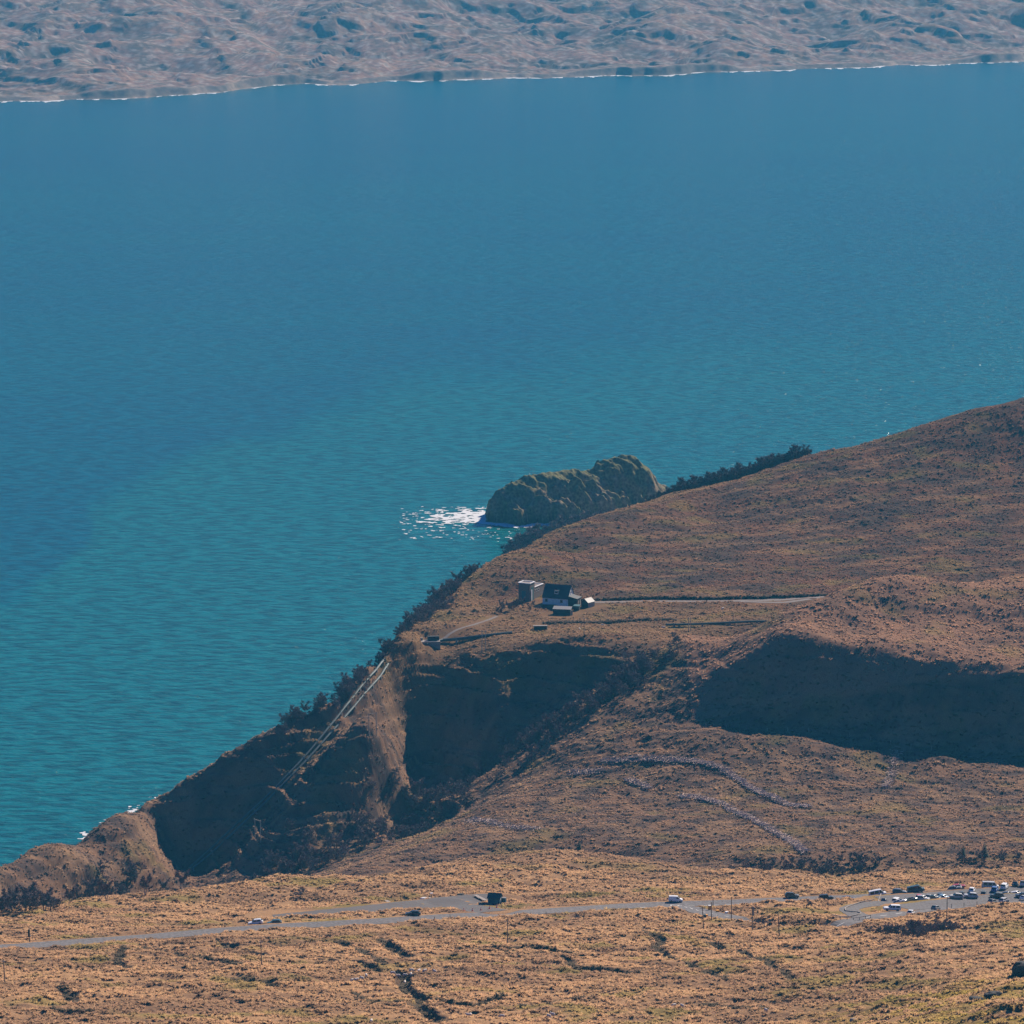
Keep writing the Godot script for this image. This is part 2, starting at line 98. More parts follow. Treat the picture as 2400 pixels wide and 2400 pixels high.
const ROW := [[115, 1259], [126.9, 1265], [141.1, 1273], [162.2, 1281], [197.7, 1292]]
const LAYBY := [[-72.9, 1232], [-57.5, 1238], [-39.7, 1253], [-26.7, 1263], [-13.5, 1277], [-4.7, 1281]]
const LAYIN := [[-20.1, 1269], [-13.2, 1250], [-6.5, 1230]]
const TRACK := [[24, 1768], [37, 1773], [55.6, 1778], [77.9, 1779], [102.1, 1781], [120.9, 1784], [137, 1789]]
const TRACK2 := [[99.2, 1778], [107.3, 1774], [118.4, 1774], [130, 1782]]
const PATH := [[-35.2, 1685], [-26.7, 1702], [-16.1, 1714], [-6.3, 1734]]
const STREAM1 := [[-84.8, 1153], [-76.3, 1127], [-65.6, 1107], [-51.3, 1101], [-42.8, 1092], [-36.1, 1081], [-31.4, 1078], [-28.4, 1071], [-28.7, 1060], [-27.7, 1044], [-23.6, 1034], [-22.8, 1026], [-24.2, 1015], [-21.3, 1004], [-17.3, 988]]
const STREAM2 := [[-37.9, 1148], [-32.6, 1122], [-27.7, 1101]]
const STREAM3 := [[-2.4, 1120], [7.1, 1118], [15.3, 1109], [17.3, 1091], [25.2, 1083], [34.2, 1075]]
const STREAM4 := [[-109, 1132], [-108.3, 1100], [-104.7, 1081], [-101.2, 1074]]
const STREAM5 := [[-115.6, 1034], [-112.7, 1022], [-109.6, 1013]]
const STREAM6 := [[37.3, 1177], [42.9, 1159], [40.4, 1141], [42.7, 1122], [48.7, 1096], [55.5, 1047]]
const STREAM7 := [[-50.8, 1144], [-44, 1125], [-37.3, 1100], [-34.5, 1087]]
const EDGE1 := [[-21.3, 1120], [-11.9, 1125], [0, 1129], [10.7, 1128], [17.8, 1121]]
const EDGE2 := [[2.1, 1013], [9.7, 1020], [18.4, 1023]]
const EDGE3 := [[-40.6, 1034], [-34.6, 1019], [-28, 1015]]
const EDGE4 := [[-114.1, 996], [-109.7, 994], [-104, 995]]
const EDGE5 := [[55.3, 1161], [62.5, 1136], [69.2, 1090], [72.6, 1038]]
const EDGE6 := [[-76.6, 1063], [-67.1, 1055], [-61, 1046]]
const EDGE7 := [[-19.5, 1023], [-10.8, 1018], [-2.2, 1027]]
const EDGE8 := [[48.2, 1011], [55.3, 1002], [62.2, 993]]
const EDGE9 := [[-104.1, 1131], [-94.8, 1120], [-85.2, 1103], [-73.7, 1087]]
const BANK := [[14.4, 1724], [27.1, 1729], [41.6, 1733], [57.9, 1734], [68.8, 1734]]
const PENSTOCK := [[-51.2, 1661], [-55.1, 1646], [-67.7, 1615], [-80.3, 1594], [-92.9, 1579], [-105.9, 1572], [-118.9, 1567], [-124, 1563]]
const PIPE_R := [[64.5, 1717], [78.8, 1716], [94.9, 1716], [112, 1717], [126, 1718]]
const PIPE_L := [[-35.2, 1684], [-30.1, 1696], [-24.8, 1696], [-15.9, 1694], [-7.1, 1693], [0, 1694]]
const FENCE_A := [[-69.2, 1527], [-54.6, 1538], [-38.7, 1573], [-31.4, 1570], [-17, 1557], [-8.2, 1557], [4.9, 1560], [12.7, 1569]]
const FENCE_B := [[75.2, 1577], [81.4, 1575], [97.3, 1574], [105.3, 1574], [114.6, 1573], [122.5, 1572], [130.5, 1571], [141.9, 1568], [149.7, 1566], [161.2, 1563]]
const FENCE_C := [[-138.3, 1127], [-132.6, 1129], [-124.1, 1133]]
const FENCE_D := [[10.4, 1226], [-1.3, 1217], [-15.3, 1206], [-27.8, 1196]]
const FENCE_E := [[134.2, 1234], [142.1, 1240], [150.5, 1245], [156.8, 1248]]
const RAIL_A := [[116, 1269], [112.5, 1250], [107.1, 1243], [103.3, 1235], [101.3, 1228], [101, 1220], [103.3, 1218], [104.9, 1214], [103.5, 1209], [100.6, 1205], [95.4, 1204]]
const RAIL_B := [[95.6, 1198], [100.8, 1200], [106.9, 1204]]
const BRASH_A := [[35, 1558], [53.4, 1552], [68, 1547], [80.6, 1538], [88.1, 1524], [93.1, 1516], [102.2, 1502], [109.1, 1499]]
const BRASH_B := [[63.1, 1516], [73.6, 1508], [83.6, 1491], [91.9, 1468], [97.9, 1450], [103.2, 1426]]
const BRASH_C := [[22.8, 1553], [33.8, 1549]]
const BRASH_D := [[43.6, 1536], [51.4, 1529]]
const BRASH_E := [[-15.9, 1512], [-3.1, 1486], [9.3, 1475]]
const BRASH_F := [[147.4, 1561], [144, 1541], [140.3, 1526]]
const SHEEP := [[-31.7, 1070], [-30.4, 1071], [-28.5, 1070], [-28.5, 1076], [-26.8, 1075], [-26.9, 1073], [-24.9, 1076], [-23.3, 1075], [-20.7, 1076], [-41.8, 1057], [-40.8, 1057], [-39.5, 1059], [-38.4, 1061], [-10.3, 999], [-10.7, 995], [-34.4, 983], [-10.4, 998], [-2.5, 999], [10.1, 999], [9.1, 995], [40.6, 1009], [42.5, 1006], [62.3, 986], [90.5, 1757], [63.5, 1713], [38.1, 1722], [28.1, 1703]]
const CONIFER := [[165.8, 1422], [158.4, 1422], [126.9, 1413], [24.1, 1456]]
const BUSH := [[-67.8, 1285], [113.7, 1144], [-28.9, 1242]]
const SCRUB_G := [[-90.1, 1525], [-80.5, 1526], [-64.7, 1535], [-49.2, 1559], [-33.3, 1581], [-20.4, 1619], [-6.8, 1621], [8.4, 1609], [21.9, 1610], [37.3, 1620], [51.3, 1635], [61.8, 1644]]
const BRINK := [[-94.1, 1603], [-77.6, 1612], [-68.1, 1627], [-58.8, 1656], [-46, 1695], [-36.7, 1760], [-26.3, 1805], [-13.5, 1853]]
const SCRUB_G2 := [[-31.5, 1574], [-13.2, 1575], [5, 1584], [21.8, 1600], [42.2, 1611]]
const SCRUB_L := [[-165.2, 1241], [-155.8, 1250], [-147.8, 1261], [-159.1, 1477], [-147.7, 1489], [-139.3, 1517], [-126.2, 1533]]
const SCRUB_R := [[84.9, 1365], [96.9, 1414], [108.4, 1408], [117.5, 1410], [126.6, 1413]]
const SCRUB_R2 := [[155, 1414], [164.1, 1415], [179.2, 1417], [194.6, 1420]]
const SCRUB_P := [[107.3, 1166], [113, 1162], [120.9, 1179], [128.1, 1194]]
const SCRUB_K := [[46.7, 1593], [55.2, 1598], [63.8, 1604], [59.9, 1589]]
const SCRUB_H := [[-5.4, 1738], [0, 1753], [5.5, 1758], [11, 1754], [16.4, 1752], [3.6, 1742]]
const SCRUB_T := [[92.2, 1247], [99.3, 1237], [93.6, 1231]]
const BOULDER := [[124.5, 984], [114.6, 957], [110, 956], [81.5, 960]]
const BUILD := [[6.3, 1768], [19.5, 1760], [32.6, 1758], [21.5, 1744], [11.6, 1766], [27.8, 1753]]
const WALLS := [[11.8, 1708], [-36, 1683]]
const POLE := [[56.2, 1182], [59.3, 1200], [61.8, 1242], [65.2, 1200], [70.2, 1179], [77.5, 1169], [130.3, 1210], [-1.3, 1138], [-67.1, 1080], [-139, 1162], [-131.8, 1047]]
const UPOLE := [[-12.3, 1674], [-10.9, 1674], [-55.6, 1582], [-52.8, 1584], [-98.2, 1548], [-95.9, 1545], [73.8, 1708], [74.6, 1708], [29.4, 1668], [63.2, 1773], [92.9, 1718]]
const KIOSK := [[-5.3, 1254]]
const BOARD := [[-37.9, 1268], [-10, 1279]]
const CONE := [[-14.7, 1232], [-12.1, 1234], [-9.5, 1235], [-6.9, 1238], [-4.7, 1241]]
const BOLLARD := [[-3.2, 1245], [-1.2, 1241], [3.3, 1238], [-17.9, 1225], [-17.3, 1228]]
const STONE := [[-37.7, 1275], [-27.4, 1280], [-20.6, 1286], [-16.3, 1284], [-25.7, 1294], [56.6, 1267], [59, 1268], [66.9, 1268], [71, 1271], [75.2, 1272], [79.1, 1274], [45.2, 1260], [52.2, 1267]]
const BIN := [[60.4, 1234], [62.5, 1227], [64.9, 1221], [58.4, 1215]]
const PAINT := {"white": [0.75, 0.75, 0.74], "silver": [0.42, 0.42, 0.42], "grey": [0.16, 0.165, 0.17], "dark": [0.02, 0.022, 0.026], "teal": [0.03, 0.085, 0.1], "green": [0.035, 0.05, 0.045], "blue": [0.02, 0.1, 0.3], "navy": [0.02, 0.04, 0.08], "red": [0.42, 0.02, 0.03], "tan": [0.45, 0.42, 0.36], "pale_blue": [0.25, 0.45, 0.6]}
const CAR := [
	[-75.9, 1196, "suv", 180, "white", "white off-roader parked on the verge in front of a teal one"],
	[-70.6, 1200, "suv", 183, "teal", "teal off-roader parked on the verge behind a white one"],
	[-29.7, 1211, "estate", 186, "dark", "black estate car driving past the lay-by grass strip"],
	[50.9, 1258, "van", 2, "white", "white panel van driving past the road junction"],
	[87.8, 1268, "suv", 0, "dark", "black off-roader driving alone between junction and car park"],
	[98, 1260, "box", 3, "dark", "boxy black off-roader on the road by the hollow"],
	[105.2, 1264, "suv", 3, "navy", "dark blue off-roader following the boxy black one"],
	[114.9, 1269, "minibus", 3, "white", "white minibus on the road above the white kerb rail"],
	[115.3, 1252, "hatch", 75, "navy", "dark hatchback at the head of the white kerb rail, back turned"],
	[119.4, 1255, "van", 65, "white", "white van in the bays with its rear doors showing"],
	[122.5, 1278, "estate", 0, "navy", "dark blue estate on the road behind the white van"],
	[122.9, 1257, "hatch", 80, "dark", "black hatchback between white van and green minibus"],
	[127.4, 1274, "minibus", 0, "teal", "dark teal minibus behind the small red car"],
	[127.2, 1263, "hatch", 75, "red", "small red hatchback in the bays before the teal minibus"],
	[130.4, 1264, "hatch", 70, "grey", "grey hatchback in the bays beside the small red car"],
	[134.2, 1266, "suv", 75, "navy", "dark off-roader at the end of the bays past a grey hatchback"],
	[119.4, 1242, "estate", -30, "white", "white estate nosing out at the end of the middle row"],
	[123.1, 1244, "hatch", -30, "green", "green hatchback second from the end of the middle row"],
	[127.2, 1251, "suv", -30, "silver", "silver off-roader in the middle of the middle row"],
	[131.1, 1253, "hatch", -30, "teal", "teal hatchback in the middle row beside the silver off-roader"],
	[134.3, 1257, "hatch", -30, "pale_blue", "pale blue hatchback half hidden in the middle row"],
	[114.6, 1219, "pickup", 187, "white", "white pickup with canopy leaving by the lower lane"],
	[119.8, 1213, "hatch", 70, "white", "small white car below the lower lane, half behind grass"],
	[128.8, 1228, "hatch", 60, "grey", "grey hatchback on the lower verge near the pale pole"],
	[137.4, 1250, "suv", 180, "tan", "cream off-roader heading out in front of a silver one"],
	[142.1, 1252, "suv", 180, "silver", "silver off-roader close behind the cream one"],
	[142.5, 1290, "estate", 0, "red", "bright red estate on the main road above the bays"],
	[140.5, 1282, "estate", -15, "grey", "grey estate just below the bright red one"],
	[141.4, 1271, "hatch", 80, "dark", "black hatchback in the bays below the bright red estate"],
	[145.3, 1277, "hatch", 75, "white", "white hatchback in the bays with its back turned"],
	[148.5, 1273, "hatch", 80, "green", "dark green hatchback in the bays next to the blue off-roader"],
	[152.6, 1290, "minibus", 0, "silver", "silver minibus behind the bright blue off-roader"],
	[152.7, 1279, "suv", 75, "blue", "bright blue off-roader in the bays"],
	[156.3, 1283, "van", 70, "white", "tall white van in the bays past the bright blue off-roader"],
	[150.4, 1254, "suv", 180, "green", "dark green off-roader driving out along the middle lane"],
	[155.7, 1268, "estate", -20, "navy", "dark blue estate low behind the green off-roader"],
	[158.8, 1271, "suv", -20, "white", "white off-roader angled at the far end of the middle row"],
	[160.4, 1288, "suv", 75, "teal", "teal off-roader in the bays near the edge of the car park"],
	[162.8, 1288, "van", 75, "silver", "silver van at the last bay by the main road"],
	[158.6, 1256, "suv", 180, "navy", "dark blue off-roader coming in along the middle lane"],
	[147.6, 1241, "hatch", 55, "grey", "grey hatchback of a pair on the lower edge"],
	[151.1, 1241, "hatch", 50, "silver", "silver hatchback of a pair on the lower edge"],
	[158, 1245, "hatch", 50, "white", "white hatchback alone at the lower edge past the pair"]]

var rng := RandomNumberGenerator.new()
var noise_a := FastNoiseLite.new()
var noise_b := FastNoiseLite.new()
var noise_c := FastNoiseLite.new()
var M := {}
var names := {}

# ---------------------------------------------------------------- ground model
const GX := -420.0
const GD := 900.0
const GN := 141
const GM := 291
const GS := 6.0
const UP := 3
var FN := (GN - 1) * UP + 1
var FM := (GM - 1) * UP + 1
var field := PackedFloat32Array()      # smooth height every 2 m
var lean := PackedFloat32Array()       # slope of the smooth surface
var flat := PackedFloat32Array()       # 1 where a road or yard has levelled the ground
const CX := -190.0
const CD := 940.0
const CN := 380
const CM := 260
var carve := PackedFloat32Array()      # stream beds, every metre

func make_field() -> void:
	var n := CP.size() / 4
	var px := PackedFloat32Array(); var pd := PackedFloat32Array(); var pw := PackedFloat64Array()
	for i in n:
		px.append(CP[i * 4]); pd.append(CP[i * 4 + 1]); pw.append(CP[i * 4 + 3])
	var g := PackedFloat32Array(); g.resize(GN * GM)
	for j in GM:
		var d := GD + j * GS
		var lim := 0.165 * d + 30.0
		for i in GN:
			var x := GX + i * GS
			if absf(x) > lim or (d > 1800.0 and x < -60.0 - (d - 1800.0) * 0.02) or (d > 1640.0 and x < -135.0):
				g[j * GN + i] = -45.0
				continue
			var s: float = POLY[0] + POLY[1] * x * 0.001 + POLY[2] * d * 0.001
			for k in n:
				var a := x - px[k]
				var b := d - pd[k]
				s += pw[k] * sqrt(a * a + b * b + 36.0)
			g[j * GN + i] = maxf(s, -45.0)
	var t := PackedFloat32Array(); t.resize(FN * GM)
	for j in GM:
		for i in FN:
			var q: int = i / UP
			var f := float(i % UP) / UP
			var o := j * GN
			t[j * FN + i] = cubic(g[o + maxi(q - 1, 0)], g[o + q], g[o + mini(q + 1, GN - 1)], g[o + mini(q + 2, GN - 1)], f)
	field.resize(FN * FM)
	for j in FM:
		var q: int = j / UP
		var f := float(j % UP) / UP
		var r0 := maxi(q - 1, 0) * FN; var r1 := q * FN; var r2 := mini(q + 1, GM - 1) * FN; var r3 := mini(q + 2, GM - 1) * FN
		for i in FN:
			field[j * FN + i] = cubic(t[r0 + i], t[r1 + i], t[r2 + i], t[r3 + i], f)
	flat.resize(FN * FM)
	lean.resize(FN * FM)
	for j in range(2, FM - 2):
		for i in range(2, FN - 2):
			var o := j * FN + i
			var sx := (field[o + 2] - field[o - 2]) * 0.125
			var sd := (field[o + 2 * FN] - field[o - 2 * FN]) * 0.125
			lean[o] = sqrt(sx * sx + sd * sd)
	carve.resize(CN * CM)

func cubic(a: float, b: float, c: float, d: float, f: float) -> float:
	return b + 0.5 * f * (c - a + f * (2.0 * a - 5.0 * b + 4.0 * c - d + f * (3.0 * (b - c) + d - a)))

func look(arr: PackedFloat32Array, x: float, d: float) -> float:
	var fx := clampf((x - GX) * 0.5, 0.0, FN - 1.01)
	var fd := clampf((d - GD) * 0.5, 0.0, FM - 1.01)
	var i := int(fx); var j := int(fd)
	fx -= i; fd -= j
	var o := j * FN + i
	return (arr[o] * (1.0 - fx) + arr[o + 1] * fx) * (1.0 - fd) + (arr[o + FN] * (1.0 - fx) + arr[o + FN + 1] * fx) * fd

func bed(x: float, d: float) -> float:
	var fx := x - CX
	var fd := d - CD
	if fx < 0.0 or fd < 0.0 or fx >= CN - 1.01 or fd >= CM - 1.01:
		return 0.0
	var i := int(fx); var j := int(fd)
	fx -= i; fd -= j
	var o := j * CN + i
	return (carve[o] * (1.0 - fx) + carve[o + 1] * fx) * (1.0 - fd) + (carve[o + CN] * (1.0 - fx) + carve[o + CN + 1] * fx) * fd

func resample(pts: Array, step: float) -> PackedVector2Array:
	var c := Curve2D.new()
	for i in pts.size():
		var p := Vector2(pts[i][0], pts[i][1])
		var tang := Vector2.ZERO
		if i > 0 and i < pts.size() - 1:
			var a := Vector2(pts[i - 1][0], pts[i - 1][1]); var b := Vector2(pts[i + 1][0], pts[i + 1][1])
			tang = (b - a).normalized() * minf(p.distance_to(a), p.distance_to(b)) * 0.33
		c.add_point(p, -tang, tang)
	var out := PackedVector2Array()
	var total := c.get_baked_length()
	var n := maxi(1, int(ceil(total / step)))
	for i in n + 1:
		out.append(c.sample_baked(total * i / n, true))
	return out

func level(pts: Array, half: float, fade := 4.0, cutting := 0.0, lower := 0.0) -> void:
	var line := resample(pts, 1.5)
	var hs := PackedFloat32Array()
	for p in line:
		hs.append(look(field, p.x, p.y))
	for pass_ in 10:
		var k := hs.duplicate()
		for i in range(1, hs.size() - 1):
			hs[i] = (k[i - 1] + k[i] * 2.0 + k[i + 1]) * 0.25
	for i in hs.size():
		hs[i] -= lower
	if cutting > 0.0:
		for i in hs.size():
			var x := line[i].x
			hs[i] -= cutting * smoothstep(66.0, 72.0, x) * (1.0 - smoothstep(92.0, 100.0, x))
	var w := {}
	var r := half + fade
	for q in line.size():
		var p := line[q]
		for j in range(int((p.y - r - GD) / 2.0), int((p.y + r - GD) / 2.0) + 2):
			for i in range(int((p.x - r - GX) / 2.0), int((p.x + r - GX) / 2.0) + 2):
				if i < 0 or j < 0 or i >= FN or j >= FM:
					continue
				var e := Vector2(GX + i * 2.0, GD + j * 2.0).distance_to(p)
				if e > r:
					continue
				var o := j * FN + i
				if not w.has(o) or w[o].x > e:
					w[o] = Vector2(e, hs[q])
	for o in w:
		var s := 1.0 - smoothstep(half, r, w[o].x)
		field[o] = lerpf(field[o], w[o].y, s)
		flat[o] = maxf(flat[o], s)

func dig(pts: Array, half: float, deep: float) -> void:
	var line := resample(pts, 0.7)
	for q in line.size():
		var p := line[q] + Vector2(noise_c.get_noise_2d(q * 3.0, pts[0][0]) * 1.6, noise_c.get_noise_2d(q * 3.0, pts[0][1]) * 2.2)
		var f := clampf(minf(q, line.size() - q) / 12.0, 0.2, 1.0) * (0.85 + 0.3 * noise_c.get_noise_2d(q * 1.5, 77.0))
		for j in range(int(p.y - CD - half - 1.0), int(p.y - CD + half) + 2):
			for i in range(int(p.x - CX - half - 1.0), int(p.x - CX + half) + 2):
				if i < 0 or j < 0 or i >= CN or j >= CM:
					continue
				var e := Vector2(CX + i, CD + j).distance_to(p)
				var o := j * CN + i
				carve[o] = maxf(carve[o], deep * f * (1.0 - smoothstep(half * 0.35, half, e)))

# surface height with all its roughness
func ground(x: float, d: float) -> float:
	var h := look(field, x, d)
	if h < -8.0:
		return h
	var keep := 1.0 - look(flat, x, d)
	var steep := clampf((look(lean, x, d) - 0.3) * 1.8, 0.0, 1.0)
	var rough := clampf(0.5 + noise_a.get_noise_2d(x * 0.35 + 210.0, d * 0.35) * 1.6, 0.1, 1.0)
	if d > 1600.0 and d < 1720.0 and x > 60.0: rough *= 0.35
	var r := noise_a.get_noise_2d(x * 0.8, d) * (1.15 if d < 1430.0 else 0.75 + 0.4 * steep)
	r += noise_b.get_noise_2d(x * 0.7, d * 1.25) * 0.34 * rough
	# lips and hummocks: folded noise makes the short scarps of hill peat
	var fold := absf(noise_a.get_noise_2d(x * 0.55 + 900.0, d * 1.5 - x * 0.3))
	r -= maxf(0.0, 0.13 - fold) * (4.2 if d > 1700.0 else 4.0) * rough
	if steep > 0.02:
		if x > 70.0: steep *= 0.35
		r += steep * (noise_b.get_noise_2d(x * 0.1 + 40.0, h * 1.35) * 2.1 + noise_a.get_noise_2d(x * 0.5 + d * 0.3, h * 0.9) * 0.7)
	var c := bed(x, d) if d < 1200.0 else 0.0
	return h + r * keep - c

func at(x: float, d: float, up := 0.0) -> Vector3:
	return Vector3(x, ground(x, d) + up, -d)

# ---------------------------------------------------------------- mesh helpers
class Shape:
	var v := PackedVector3Array()
	var n := PackedVector3Array()
	func tri(a: Vector3, b: Vector3, c: Vector3, inside: Vector3) -> void:
		var k := (c - a).cross(b - a)
		if k.length_squared() < 1e-14:
			return
		if k.dot((a + b + c) / 3.0 - inside) < 0.0:
			var t := b
			b = c
			c = t
			k = -k
		k = k.normalized()
		v.append(a); v.append(b); v.append(c)
		n.append(k); n.append(k); n.append(k)
	func quad(a: Vector3, b: Vector3, c: Vector3, d: Vector3, inside: Vector3) -> void:
		tri(a, b, c, inside)
		tri(a, c, d, inside)
	func box(c: Vector3, s: Vector3, turn := 0.0, bevel := 0.0) -> void:
		var b := Basis(Vector3.UP, turn)
		boxb(Transform3D(b, c), s, bevel)
	func boxb(t: Transform3D, s: Vector3, bevel := 0.0) -> void:
		var p := []
		var h := s * 0.5
		for k in 8:
			p.append(t * Vector3(h.x if k & 1 else -h.x, h.y if k & 2 else -h.y, h.z if k & 4 else -h.z))
		if bevel <= 0.0:
			for f in [[0, 1, 3, 2], [4, 5, 7, 6], [0, 1, 5, 4], [2, 3, 7, 6], [0, 2, 6, 4], [1, 3, 7, 5]]:
				quad(p[f[0]], p[f[1]], p[f[2]], p[f[3]], t.origin)
			return
		var rings := []
		for y in [[-h.y, bevel], [-h.y + bevel, 0.0], [h.y - bevel, 0.0], [h.y, bevel]]:
			var x0: float = h.x - y[1]
			var z0: float = h.z - y[1]
			rings.append([t * Vector3(-x0, y[0], -z0 + bevel), t * Vector3(-x0 + bevel, y[0], -z0), t * Vector3(x0 - bevel, y[0], -z0), t * Vector3(x0, y[0], -z0 + bevel), t * Vector3(x0, y[0], z0 - bevel), t * Vector3(x0 - bevel, y[0], z0), t * Vector3(-x0 + bevel, y[0], z0), t * Vector3(-x0, y[0], z0 - bevel)])
		loft(rings, true)
	func loft(rings: Array, caps := true) -> void:
		for i in rings.size() - 1:
			var a: Array = rings[i]
			var b: Array = rings[i + 1]
			var mid := Vector3.ZERO
			for q in a: mid += q
			for q in b: mid += q
			mid /= a.size() + b.size()
			for k in a.size():
				var l := (k + 1) % a.size()
				quad(a[k], a[l], b[l], b[k], mid)
		if caps:
			for e in [0, rings.size() - 1]:
				var r: Array = rings[e]
				var o: Array = rings[1 if e == 0 else e - 1]
				var inside := Vector3.ZERO
				for q in o: inside += q
				inside /= o.size()
				for k in range(1, r.size() - 1):
					tri(r[0], r[k], r[k + 1], inside)
	func tube(a: Vector3, b: Vector3, ra: float, rb: float, sides := 6, caps := true) -> void:
		var dir := (b - a).normalized()
		var u := dir.cross(Vector3.RIGHT if absf(dir.x) < 0.8 else Vector3.UP).normalized()
		var w := dir.cross(u)
		var r0 := []; var r1 := []
		for k in sides:
			var t := TAU * k / sides
			r0.append(a + (u * cos(t) + w * sin(t)) * ra)
			r1.append(b + (u * cos(t) + w * sin(t)) * rb)
		loft([r0, r1], caps)
	func prism(pts: Array, from: Vector3, to: Vector3) -> void:
		# a flat convex outline swept from one place to another
		var r0 := []; var r1 := []
		for q in pts:
			r0.append(q + from); r1.append(q + to)
		loft([r0, r1], true)
	func mesh() -> ArrayMesh:
		var a := []
		a.resize(Mesh.ARRAY_MAX)
		a[Mesh.ARRAY_VERTEX] = v
		a[Mesh.ARRAY_NORMAL] = n
		var m := ArrayMesh.new()
		m.add_surface_from_arrays(Mesh.PRIMITIVE_TRIANGLES, a)
		return m

func numbered(called: String) -> String:
	names[called] = names.get(called, -1) + 1
	return called if names[called] == 0 else "%s_%03d" % [called, names[called]]

func tag(o: Node3D, label: String, category: String, group := "", kind := "") -> Node3D:
	if label: o.set_meta("label", label)
	if category: o.set_meta("category", category)
	if group: o.set_meta("group", group)
	if kind: o.set_meta("kind", kind)
	return o

func thing(called: String, label: String, category: String, pos: Vector3, turn := 0.0, group := "") -> Node3D:
	var o := Node3D.new()
	o.name = numbered(called)
	add_child(o)
	o.position = pos
	o.rotation.y = turn
	return tag(o, label, category, group)

func part(called: String, what, m: Material, parent: Node3D) -> MeshInstance3D:
	var o := MeshInstance3D.new()
	o.name = called
	o.mesh = what.mesh() if what is Shape else what
	o.material_override = m
	parent.add_child(o, true)
	return o

func structure(called: String, what, m: Material) -> MeshInstance3D:
	var o := part(numbered(called), what, m, self)
	o.set_meta("kind", "structure")
	return o

func copy(o: Node3D, pos: Vector3, turn: float, label := "", size := 1.0) -> Node3D:
	var base := String(o.name)
	base = base.substr(0, base.length() - 4) if base.length() > 4 and base.right(4).begins_with("_") and base.right(3).is_valid_int() else base
	var c: Node3D = o.duplicate()
	c.name = numbered(base)
	add_child(c)
	c.position = pos
	c.rotation.y = turn
	c.scale = Vector3.ONE * size
	if label: c.set_meta("label", label)
	return c

func lin(r: float, g: float, b: float) -> Color:
	return Color(r, g, b).linear_to_srgb()

func mat(called: String, c: Color, rough := 0.9, metal := 0.0) -> StandardMaterial3D:
	var m := StandardMaterial3D.new()
	m.resource_name = called
	m.albedo_color = c
	m.roughness = rough
	m.metallic = metal
	M[called] = m
	return m

func grain(size: int, freq: float, lo: float, hi: float, seed_: int, type := FastNoiseLite.TYPE_SIMPLEX, octaves := 4) -> Image:
	var f := FastNoiseLite.new()
	f.seed = seed_
	f.noise_type = type
	f.frequency = freq
	f.fractal_octaves = octaves
	var im := f.get_seamless_image(size, size, false, false, 0.02)
	im.convert(Image.FORMAT_RGB8)
	var d := im.get_data()
	for i in d.size():
		d[i] = int(clampf(lerpf(lo, hi, d[i] / 255.0), 0.0, 1.0) * 255.0)
	return Image.create_from_data(size, size, false, Image.FORMAT_RGB8, d)

func textured(m: StandardMaterial3D, im: Image, metres: float) -> StandardMaterial3D:
	m.albedo_texture = ImageTexture.create_from_image(im)
	m.uv1_triplanar = true
	m.uv1_world_triplanar = true
	m.uv1_scale = Vector3.ONE / metres
	return m

